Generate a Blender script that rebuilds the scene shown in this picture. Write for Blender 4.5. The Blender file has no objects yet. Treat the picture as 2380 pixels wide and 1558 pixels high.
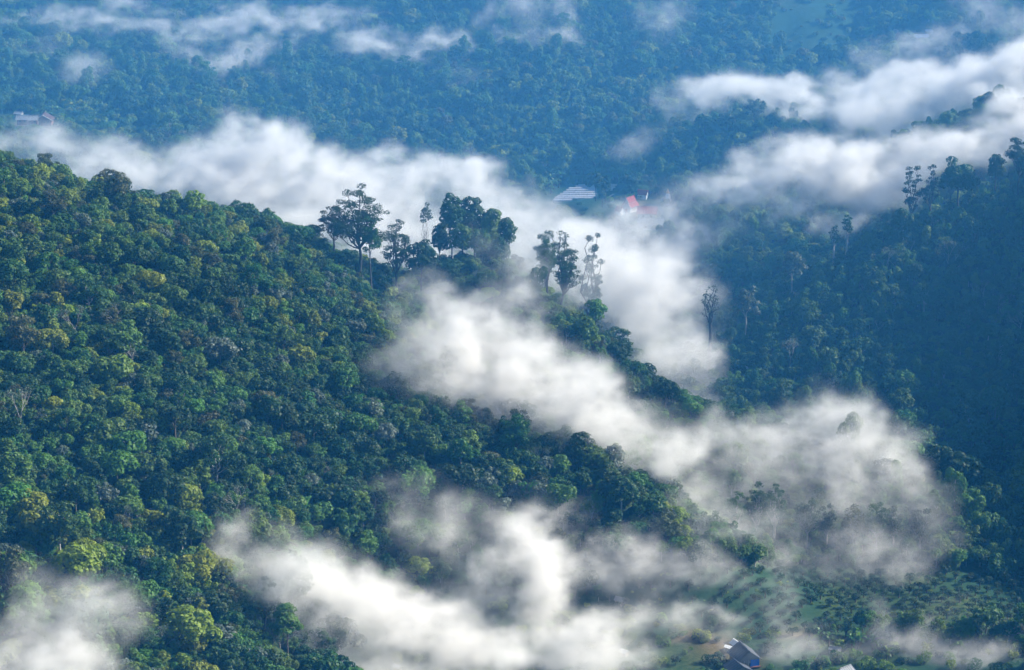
import bpy, math, random
import numpy as np

# ------------------------------------------------------------------ camera, sky, sun, exposure
scene = bpy.context.scene
CAM_Z = 320.0
PITCH = math.radians(16.0)
TH = math.tan(math.radians(10.0))          # half the horizontal field of view
cam_data = bpy.data.cameras.new('camera')
cam = bpy.data.objects.new('camera', cam_data)
scene.collection.objects.link(cam)
cam.location = (0, 0, CAM_Z)
cam.rotation_euler = (math.pi / 2 - PITCH, 0, 0)
cam_data.sensor_width = 36.0
cam_data.lens = 18.0 / TH
cam_data.clip_start = 1.0
cam_data.clip_end = 20000.0
scene.camera = cam

SUN_AZ = math.radians(75.0)                # from +Y towards +X
SUN_EL = math.radians(33.0)
SUN = np.array([math.sin(SUN_AZ) * math.cos(SUN_EL), math.cos(SUN_AZ) * math.cos(SUN_EL), math.sin(SUN_EL)])
world = bpy.data.worlds.new('World')
scene.world = world
world.use_nodes = True
wn = world.node_tree.nodes
wl = world.node_tree.links
wn.clear()
sky = wn.new('ShaderNodeTexSky')
sky.sky_type = 'NISHITA'
sky.sun_disc = False
sky.sun_elevation = SUN_EL
sky.sun_rotation = SUN_AZ
sky.altitude = 800
sky.air_density = 1.0
sky.dust_density = 0.6
sky.ozone_density = 1.5
bg = wn.new('ShaderNodeBackground')
bg.inputs['Strength'].default_value = 0.052
wo = wn.new('ShaderNodeOutputWorld')
wl.new(sky.outputs[0], bg.inputs['Color'])
wl.new(bg.outputs[0], wo.inputs['Surface'])

sun_data = bpy.data.lights.new('sun', 'SUN')
sun_data.energy = 5.0
sun_data.angle = math.radians(0.6)
sun_data.color = (1.0, 0.92, 0.78)
sun = bpy.data.objects.new('sun', sun_data)
scene.collection.objects.link(sun)
sun.location = tuple(SUN * 2000 + np.array([0, 900, 0]))
from mathutils import Vector, Matrix
sun.rotation_euler = Vector(-SUN).to_track_quat('-Z', 'Y').to_euler()

scene.view_settings.view_transform = 'Standard'
scene.view_settings.look = 'None'
scene.view_settings.exposure = 1.35
scene.view_settings.gamma = 1.0
scene.view_settings.use_curve_mapping = False
cy = scene.cycles
cy.max_bounces = 5
cy.diffuse_bounces = 2
cy.glossy_bounces = 1
cy.transmission_bounces = 3
cy.transparent_max_bounces = 64
cy.volume_bounces = 2
cy.volume_step_rate = 2.4
cy.volume_max_steps = 220
cy.use_denoising = True
cy.use_adaptive_sampling = True
cy.adaptive_threshold = 0.045
cy.caustics_reflective = False
cy.caustics_refractive = False

rng = np.random.default_rng(7)
random.seed(7)
C = scene.collection


def unproj(px, py, d):
    """World point seen at (px, py) of a 2380 x 1558 frame, d metres from the viewpoint."""
    u = (px - 1190) / 1190 * TH
    v = (779 - py) / 1190 * TH
    w = np.array([u, math.cos(PITCH) + v * math.sin(PITCH), -math.sin(PITCH) + v * math.cos(PITCH)])
    return np.array([0, 0, CAM_Z]) + d * w / np.linalg.norm(w)


def project(p):
    q = np.asarray(p, float) - np.array([0, 0, CAM_Z])
    f = q[..., 1] * math.cos(PITCH) - q[..., 2] * math.sin(PITCH)
    up = q[..., 1] * math.sin(PITCH) + q[..., 2] * math.cos(PITCH)
    return 1190 + q[..., 0] / f / TH * 1190, 779 - up / f / TH * 1190, np.sqrt((q ** 2).sum(-1))


def tag(o, label=None, cat=None, group=None, kind=None):
    if label: o['label'] = label
    if cat: o['category'] = cat
    if group: o['group'] = group
    if kind: o['kind'] = kind
    return o


# ------------------------------------------------------------------ materials
MAT = {}


def rough_mat(name, col, rough=0.8, var=0.25, scale=3.0, spec=0.3, metallic=0.0, bump=0.0):
    m = bpy.data.materials.new(name)
    m.use_nodes = True
    n, l = m.node_tree.nodes, m.node_tree.links
    b = n['Principled BSDF']
    b.inputs['Roughness'].default_value = rough
    b.inputs['Metallic'].default_value = metallic
    b.inputs['Specular IOR Level'].default_value = spec
    tc = n.new('ShaderNodeTexCoord')
    tx = n.new('ShaderNodeTexNoise')
    tx.inputs['Scale'].default_value = scale
    tx.inputs['Detail'].default_value = 5
    l.new(tc.outputs['Object'], tx.inputs['Vector'])
    mx = n.new('ShaderNodeMix')
    mx.data_type = 'RGBA'
    mx.inputs[6].default_value = (*[c * (1 - var) for c in col], 1)
    mx.inputs[7].default_value = (*[min(1, c * (1 + var)) for c in col], 1)
    l.new(tx.outputs['Fac'], mx.inputs[0])
    l.new(mx.outputs[2], b.inputs['Base Color'])
    MAT[name] = m
    return m


def leaf_mat(name, col, jitter=0.25, gloss=0.2, trans=0.27):
    """Leaves: diffuse and glossy front, light shining through, each tree a little different."""
    m = bpy.data.materials.new(name)
    m.use_nodes = True
    n, l = m.node_tree.nodes, m.node_tree.links
    b = n['Principled BSDF']
    out = n['Material Output']
    b.inputs['Roughness'].default_value = 0.55
    b.inputs['Specular IOR Level'].default_value = gloss
    oi = n.new('ShaderNodeObjectInfo')
    tc = n.new('ShaderNodeTexCoord')
    tx = n.new('ShaderNodeTexNoise')
    tx.inputs['Scale'].default_value = 0.9
    tx.inputs['Detail'].default_value = 3
    l.new(tc.outputs['Object'], tx.inputs['Vector'])
    ad = n.new('ShaderNodeMath'); ad.operation = 'ADD'
    l.new(oi.outputs['Random'], ad.inputs[0]); l.new(tx.outputs['Fac'], ad.inputs[1])
    mr = n.new('ShaderNodeMapRange')
    mr.inputs['From Min'].default_value = 0.3; mr.inputs['From Max'].default_value = 1.7
    mr.inputs['To Min'].default_value = 1 - jitter * 1.3; mr.inputs['To Max'].default_value = 1 + jitter * 1.5
    l.new(ad.outputs[0], mr.inputs['Value'])
    hs = n.new('ShaderNodeHueSaturation')
    hs.inputs['Color'].default_value = (*col, 1)
    l.new(mr.outputs[0], hs.inputs['Value'])
    wn_ = n.new('ShaderNodeTexWhiteNoise'); wn_.noise_dimensions = '1D'
    l.new(oi.outputs['Random'], wn_.inputs['W'])
    hr = n.new('ShaderNodeMapRange')
    hr.inputs['To Min'].default_value = 0.475; hr.inputs['To Max'].default_value = 0.525
    l.new(wn_.outputs['Value'], hr.inputs['Value'])
    l.new(hr.outputs[0], hs.inputs['Hue'])
    l.new(hs.outputs[0], b.inputs['Base Color'])
    tr = n.new('ShaderNodeBsdfTranslucent')
    gm = n.new('ShaderNodeMix'); gm.data_type = 'RGBA'; gm.blend_type = 'MULTIPLY'
    gm.inputs[0].default_value = 1.0
    l.new(hs.outputs[0], gm.inputs[6]); gm.inputs[7].default_value = (1.5, 1.45, 0.6, 1)
    l.new(gm.outputs[2], tr.inputs['Color'])
    ms = n.new('ShaderNodeMixShader'); ms.inputs[0].default_value = trans
    l.new(b.outputs[0], ms.inputs[1]); l.new(tr.outputs[0], ms.inputs[2])
    l.new(ms.outputs[0], out.inputs['Surface'])
    MAT[name] = m
    return m


leaf_mat('leaf_deep', (0.021, 0.055, 0.015))
leaf_mat('leaf_dark', (0.033, 0.088, 0.018))
leaf_mat('leaf_mid', (0.066, 0.140, 0.020))
leaf_mat('leaf_yellow', (0.140, 0.195, 0.018))
leaf_mat('leaf_grey', (0.080, 0.113, 0.086), gloss=0.35)
leaf_mat('leaf_olive', (0.070, 0.084, 0.033))
leaf_mat('leaf_bamboo', (0.064, 0.156, 0.033))
leaf_mat('leaf_banana', (0.060, 0.140, 0.030), gloss=0.7, trans=0.45)
leaf_mat('leaf_orchard', (0.020, 0.050, 0.022))
rough_mat('bark', (0.10, 0.085, 0.07), 0.9)
rough_mat('bark_pale', (0.32, 0.30, 0.27), 0.85)
rough_mat('bark_dark', (0.035, 0.03, 0.028), 0.9)

# ------------------------------------------------------------------ the lie of the land
# canopy or ground points seen across the valley: (px, py, distance, canopy height above ground)
CP = [
 # far hillside
 (-300,-200,1500,8),(300,-200,1500,8),(900,-200,1490,8),(1500,-200,1500,8),(2100,-200,1500,8),(2700,-200,1500,8),
 (-300,60,1400,8),(200,60,1400,8),(700,60,1400,8),(1200,60,1395,8),(1650,60,1400,8),(1900,60,1420,2),(2130,90,1400,2),(2380,60,1400,8),(2700,60,1400,8),
 (0,200,1330,6),(400,200,1330,8),(800,220,1345,8),(1150,200,1340,8),(1500,200,1340,8),(1850,160,1385,6),(2150,150,1370,8),(2400,150,1370,8),
 (-250,290,1290,3),(70,285,1290,1),(300,320,1270,6),(700,350,1280,7),(1000,380,1285,7),(1200,400,1280,7),(1400,390,1280,7),
 # valley floor at the far foot
 (1340,450,1252,1),(1480,485,1225,1),(1600,440,1250,3),(1250,480,1235,3),(900,450,1245,4),(500,400,1240,4),(0,330,1240,4),(-300,340,1230,4),
 (1440,560,1190,2),(1500,640,1160,2),(1550,760,1110,1),(1600,860,1060,1),(1540,480,1230,1),
 # ridge with the pagoda knoll (behind, right)
 (1530,330,1275,8),(1630,275,1278,8),(1750,245,1282,8),(1900,290,1275,8),(1700,350,1262,8),(1850,370,1250,8),(1600,390,1258,8),
 (2080,320,1270,8),
 # dark spur below it
 (1600,540,1160,8),(1750,480,1170,8),(1900,500,1165,8),(1700,600,1135,8),(1620,660,1120,6),(1850,600,1130,8),(1980,470,1180,8),
 # right far ridge
 (2700,150,1215,8),(2380,215,1205,8),(2250,250,1200,8),(2100,305,1195,8),(2030,350,1190,8),(2250,320,1180,8),(2380,330,1175,8),(2150,390,1165,8),
 # right hill skyline and face
 (2700,280,1110,9),(2380,400,1090,9),(2220,440,1085,9),(2100,480,1080,9),(2010,550,1075,9),(1900,620,1065,9),(1780,700,1050,9),(1680,790,1035,9),(1640,870,1020,8),
 (2380,600,1050,9),(2380,800,1015,9),(2150,650,1045,9),(2150,850,1005,8),(1950,800,1020,9),(1800,870,1015,8),(1700,930,1005,7),(2380,1000,975,6),(2150,1020,970,5),(1900,950,990,6),(2700,900,990,8),
 (2380,1150,940,5),(2250,1100,955,5),(2700,1150,930,5),
 # left hill ridge (spur A)
 (-600,250,960,8),(-250,290,955,8),(0,345,955,8),(250,425,962,8),(500,468,970,8),(700,520,978,8),(850,590,985,8),(990,615,1000,8),(1050,575,1008,9),(1110,552,1012,9),(1165,575,1008,9),(1210,615,1000,8),
 (1300,662,985,8),(1400,740,968,8),(1500,850,950,8),(1575,935,938,7),(1600,990,935,4),
 # near face of spur A and the gully
 (900,690,965,8),(1050,710,978,8),(1150,770,958,8),(1000,790,935,7),(1200,860,935,5),(1350,880,935,5),(1350,960,920,5),(1480,1000,918,4),(1550,1060,905,3),
 # spur B
 (750,820,905,8),(880,890,893,8),(1050,985,880,8),(1200,1040,872,8),(1350,1085,866,8),(1500,1125,860,8),(1580,1160,858,7),(1640,1200,860,4),
 # left face
 (0,500,915,8),(300,550,915,8),(600,650,920,8),(0,700,870,8),(300,750,870,8),(600,850,872,8),(0,900,830,8),(300,950,832,8),(600,1020,840,8),(850,1050,855,8),
 (0,1150,795,8),(300,1180,800,8),(600,1180,815,8),(850,1170,840,8),(1100,1160,850,8),(1350,1190,850,8),(1500,1220,852,6),
 (0,1400,760,8),(300,1420,765,8),(500,1400,775,8),(620,1450,778,8),(720,1530,772,8),(0,1600,735,8),(400,1620,742,8),(700,1640,750,8),(-400,1000,800,8),(-400,1400,750,8),(-500,700,860,8),
 # bottom valley
 (600,1290,815,5),(760,1300,830,4),(900,1300,840,4),(1100,1270,848,4),(1350,1300,852,4),(1000,1400,838,2),(900,1520,820,1),(1250,1420,840,1),(1200,1540,812,1),(1500,1540,812,1),(1730,1540,815,1),(2000,1550,812,1),(2300,1550,812,2),(2600,1550,812,2),(840,1600,800,1),(1400,1650,790,1),(2100,1650,790,1),
 # orchard and tree line on the right
 (1450,1350,850,2),(1700,1440,838,1),(2000,1450,838,1),(2300,1440,840,1),(1600,1340,868,1),(1900,1350,868,1),(2200,1360,865,1),(2500,1370,862,2),
 (1680,1270,893,2),(1900,1290,895,2),(2100,1290,895,2),(2300,1250,895,5),(2500,1250,890,4),(1640,1110,918,6),(1850,1070,935,7),(2000,1080,935,7),(2150,1130,925,7),(1750,980,962,4),
]
# ground hidden behind the ridges: (px, distance, z)
HID = [(0,1005,90),(250,1020,74),(500,1028,64),(700,1032,54),(850,1032,46),(1000,1042,42),(1110,1052,42),(1200,1036,42),(1300,1020,40),(1400,1002,34),(1480,985,27),
 (0,1080,75),(400,1090,55),(800,1100,42),(1050,1110,38),(1250,1090,38),(1400,1060,28),(1500,1030,22),(-400,1080,85),
 (2380,1135,52),(2200,1125,45),(2050,1120,38),(2700,1150,60),(2380,1260,60),(2200,1250,58),(2000,1225,48),(1700,1310,48),(1950,1315,52),
 (1900,1105,36),(0,1170,50),(400,1170,40),(-300,1170,50)]
FAR = [(-700, 300, 40), (0, 300, 10), (700, 300, 40), (-700, 800, 90), (600, 850, 230), (450, 800, 190), (450, 890, 222), (450, 985, 230), (450, 1085, 260), (450, 1190, 235), (-700, 1300, 60), (700, 1300, 190),  # outer land; unseen mountain on the right added and shaped to shade the right hill
       (-600, 1800, 180), (0, 1800, 170), (600, 1800, 180), (300, 600, 8), (-300, 600, 25), (0, 550, 5), (-450, 600, 40)]
_pts = []
for px, py, d, h in CP:
    p = unproj(px, py, d)
    _pts.append((p[0], p[1], p[2] - h * 0.9))
for px, d, z in HID:
    u = (px - 1190) / 1190 * TH
    yy = math.sqrt(max(d * d - (CAM_Z - z) ** 2, 1) / (1 + (u / math.cos(PITCH)) ** 2))
    _pts.append((u * (yy * math.cos(PITCH) + (CAM_Z - z) * math.sin(PITCH)), yy, z))
_pts = np.array(_pts + FAR, float)
_S = 100.0
_n = len(_pts)


def _phi(r2):
    return np.where(r2 > 1e-9, r2 * np.log(r2 + 1e-12) * 0.5, 0)


_A = np.zeros((_n + 3, _n + 3))
_A[:_n, :_n] = _phi(((_pts[:, None, 0] - _pts[:, 0]) ** 2 + (_pts[:, None, 1] - _pts[:, 1]) ** 2) / _S ** 2) + np.eye(_n) * 0.01
_A[:_n, _n] = 1
_A[:_n, _n + 1] = _pts[:, 0] / _S
_A[:_n, _n + 2] = (_pts[:, 1] - 900) / _S
_A[_n:, :_n] = _A[:_n, _n:].T
_W = np.linalg.solve(_A, np.concatenate([_pts[:, 2], [0, 0, 0]]))


def spline_height(x, y):
    x = np.asarray(x, float); y = np.asarray(y, float)
    sh = x.shape
    x = x.ravel(); y = y.ravel()
    out = np.empty(len(x))
    for i in range(0, len(x), 20000):
        a, b = x[i:i + 20000], y[i:i + 20000]
        out[i:i + 20000] = _phi(((a[:, None] - _pts[:, 0]) ** 2 + (b[:, None] - _pts[:, 1]) ** 2) / _S ** 2) @ _W[:_n] \
            + _W[_n] + _W[_n + 1] * a / _S + _W[_n + 2] * (b - 900) / _S
    return out.reshape(sh)


# value noise on random lattices, any dimension up to 3
_LAT = np.random.default_rng(11).random((64, 64, 64)).astype(np.float32)


def vnoise(x, y, z):
    xi = np.floor(x).astype(np.int32); yi = np.floor(y).astype(np.int32); zi = np.floor(z).astype(np.int32)
    fx = (x - xi).astype(np.float32); fy = (y - yi).astype(np.float32); fz = (z - zi).astype(np.float32)
    fx = fx * fx * fx * (fx * (fx * 6 - 15) + 10); fy = fy * fy * fy * (fy * (fy * 6 - 15) + 10); fz = fz * fz * fz * (fz * (fz * 6 - 15) + 10)
    x0 = xi & 63; x1 = (xi + 1) & 63; y0 = yi & 63; y1 = (yi + 1) & 63; z0 = zi & 63; z1 = (zi + 1) & 63
    def mix(a, b, t): return a + (b - a) * t
    a = mix(mix(_LAT[x0, y0, z0], _LAT[x1, y0, z0], fx), mix(_LAT[x0, y1, z0], _LAT[x1, y1, z0], fx), fy)
    b = mix(mix(_LAT[x0, y0, z1], _LAT[x1, y0, z1], fx), mix(_LAT[x0, y1, z1], _LAT[x1, y1, z1], fx), fy)
    return mix(a, b, fz)


def fbm(x, y, z, octaves=4, gain=0.5):
    s = 0; a = 1; t = 0
    for o in range(octaves):
        s = s + a * vnoise(x + 17.3 * o, y + 9.1 * o, z + 5.7 * o)
        t += a; a *= gain
        x = x * 2.03; y = y * 2.03; z = z * 2.03
    return s / t


# even 4 m lattice of heights for the valley in view
GX = np.arange(-520, 521, 4.0)
GY = np.arange(480, 1801, 4.0)
_XX, _YY = np.meshgrid(GX, GY, indexing='ij')
HZ = spline_height(_XX, _YY) + (fbm(_XX / 30, _YY / 30, _XX * 0, 3) - 0.5) * 4.0

# ridges and gullies running down the far hillside
_far = np.clip((_YY - 1285) / 60, 0, 1) * np.clip((1800 - _YY) / 60, 0, 1)
HZ = HZ + _far * ((fbm(_XX / 55 + 0.35 * np.sin(_YY / 60), _YY / 160, _XX * 0 + 2.2, 3) - 0.5) * 26)


def ground(x, y):
    x = np.asarray(x, float); y = np.asarray(y, float)
    fx = np.clip((x - GX[0]) / 4, 0, len(GX) - 1.001); fy = np.clip((y - GY[0]) / 4, 0, len(GY) - 1.001)
    i = fx.astype(int); j = fy.astype(int); a = fx - i; b = fy - j
    return HZ[i, j] * (1 - a) * (1 - b) + HZ[i + 1, j] * a * (1 - b) + HZ[i, j + 1] * (1 - a) * b + HZ[i + 1, j + 1] * a * b


def on_ground(px, py):
    """First ground point met by the line of sight through (px, py)."""
    p0 = unproj(px, py, 1.0) - np.array([0, 0, CAM_Z])
    t = np.arange(560, 1750, 0.5)
    q = np.array([0, 0, CAM_Z]) + p0 * t[:, None]
    k = np.argmax(q[:, 2] < ground(q[:, 0], q[:, 1]))
    return q[k]


# clearings: where the ground shows (px, py, rx, ry): colour index of the ground and no forest
ox = np.concatenate([[-6000, -4000, -2500, -1500, -1000, -700], GX, [700, 1000, 1500, 2500, 4000, 6000]])
oy = np.concatenate([[-3000, -1500, -600, 0, 250, 400], GY, [2000, 2400, 3200, 4500, 6500, 9000]])
OX, OY = np.meshgrid(ox, oy, indexing='ij')
OZ = np.empty_like(OX)
inside = (OX >= GX[0]) & (OX <= GX[-1]) & (OY >= GY[0]) & (OY <= GY[-1])
OZ[inside] = HZ.ravel()
cxx = np.clip(OX, GX[0], GX[-1]); cyy = np.clip(OY, GY[0], GY[-1])
dist_out = np.hypot(OX - cxx, OY - cyy)
hills = 20 + 120 * fbm(OX / 900, OY / 900, OX * 0 + 3.3, 4) + np.clip((OY - 1800) * 0.08, 0, 250)
fade = np.exp(-dist_out / 500)
OZ[~inside] = (ground(cxx, cyy) * fade + hills * (1 - fade))[~inside]
nx, ny = OX.shape
v = np.stack([OX, OY, OZ], -1).reshape(-1, 3)
idx = np.arange(nx * ny).reshape(nx, ny)
f = np.stack([idx[:-1, :-1], idx[1:, :-1], idx[1:, 1:], idx[:-1, 1:]], -1).reshape(-1, 4)
me = bpy.data.meshes.new('terrain')
me.from_pydata(v.tolist(), [], f.tolist())
me.polygons.foreach_set('use_smooth', np.ones(len(f), bool))
terrain = bpy.data.objects.new('terrain', me)
C.objects.link(terrain)
tag(terrain, kind='structure')
gm_ = bpy.data.materials.new('forest_floor')
gm_.use_nodes = True
n_, l_ = gm_.node_tree.nodes, gm_.node_tree.links
b_ = n_['Principled BSDF']
b_.inputs['Roughness'].default_value = 0.95
b_.inputs['Specular IOR Level'].default_value = 0.1
tc_ = n_.new('ShaderNodeTexCoord')
t1_ = n_.new('ShaderNodeTexNoise'); t1_.inputs['Scale'].default_value = 0.06; t1_.inputs['Detail'].default_value = 8
t2_ = n_.new('ShaderNodeTexNoise'); t2_.inputs['Scale'].default_value = 0.9; t2_.inputs['Detail'].default_value = 6
l_.new(tc_.outputs['Object'], t1_.inputs['Vector']); l_.new(tc_.outputs['Object'], t2_.inputs['Vector'])
r1_ = n_.new('ShaderNodeValToRGB')
r1_.color_ramp.elements[0].position = 0.35; r1_.color_ramp.elements[0].color = (0.022, 0.050, 0.016, 1)
r1_.color_ramp.elements[1].position = 0.70; r1_.color_ramp.elements[1].color = (0.060, 0.085, 0.030, 1)
l_.new(t2_.outputs['Fac'], r1_.inputs[0])
m1_ = n_.new('ShaderNodeMix'); m1_.data_type = 'RGBA'
at_ = n_.new('ShaderNodeAttribute'); at_.attribute_name = 'cover'
m1_.inputs[7].default_value = (0.018, 0.052, 0.026, 1)
l_.new(at_.outputs['Fac'], m1_.inputs[0]); l_.new(r1_.outputs[0], m1_.inputs[6])
at2_ = n_.new('ShaderNodeAttribute'); at2_.attribute_name = 'soil'
m2_ = n_.new('ShaderNodeMix'); m2_.data_type = 'RGBA'
m2_.inputs[7].default_value = (0.20, 0.125, 0.075, 1)
l_.new(at2_.outputs['Fac'], m2_.inputs[0]); l_.new(m1_.outputs[2], m2_.inputs[6])
l_.new(m2_.outputs[2], b_.inputs['Base Color'])
bp_ = n_.new('ShaderNodeBump'); bp_.inputs['Strength'].default_value = 0.6; bp_.inputs['Distance'].default_value = 0.4
l_.new(t2_.outputs['Fac'], bp_.inputs['Height']); l_.new(bp_.outputs[0], b_.inputs['Normal'])
me.materials.append(gm_)

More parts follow.
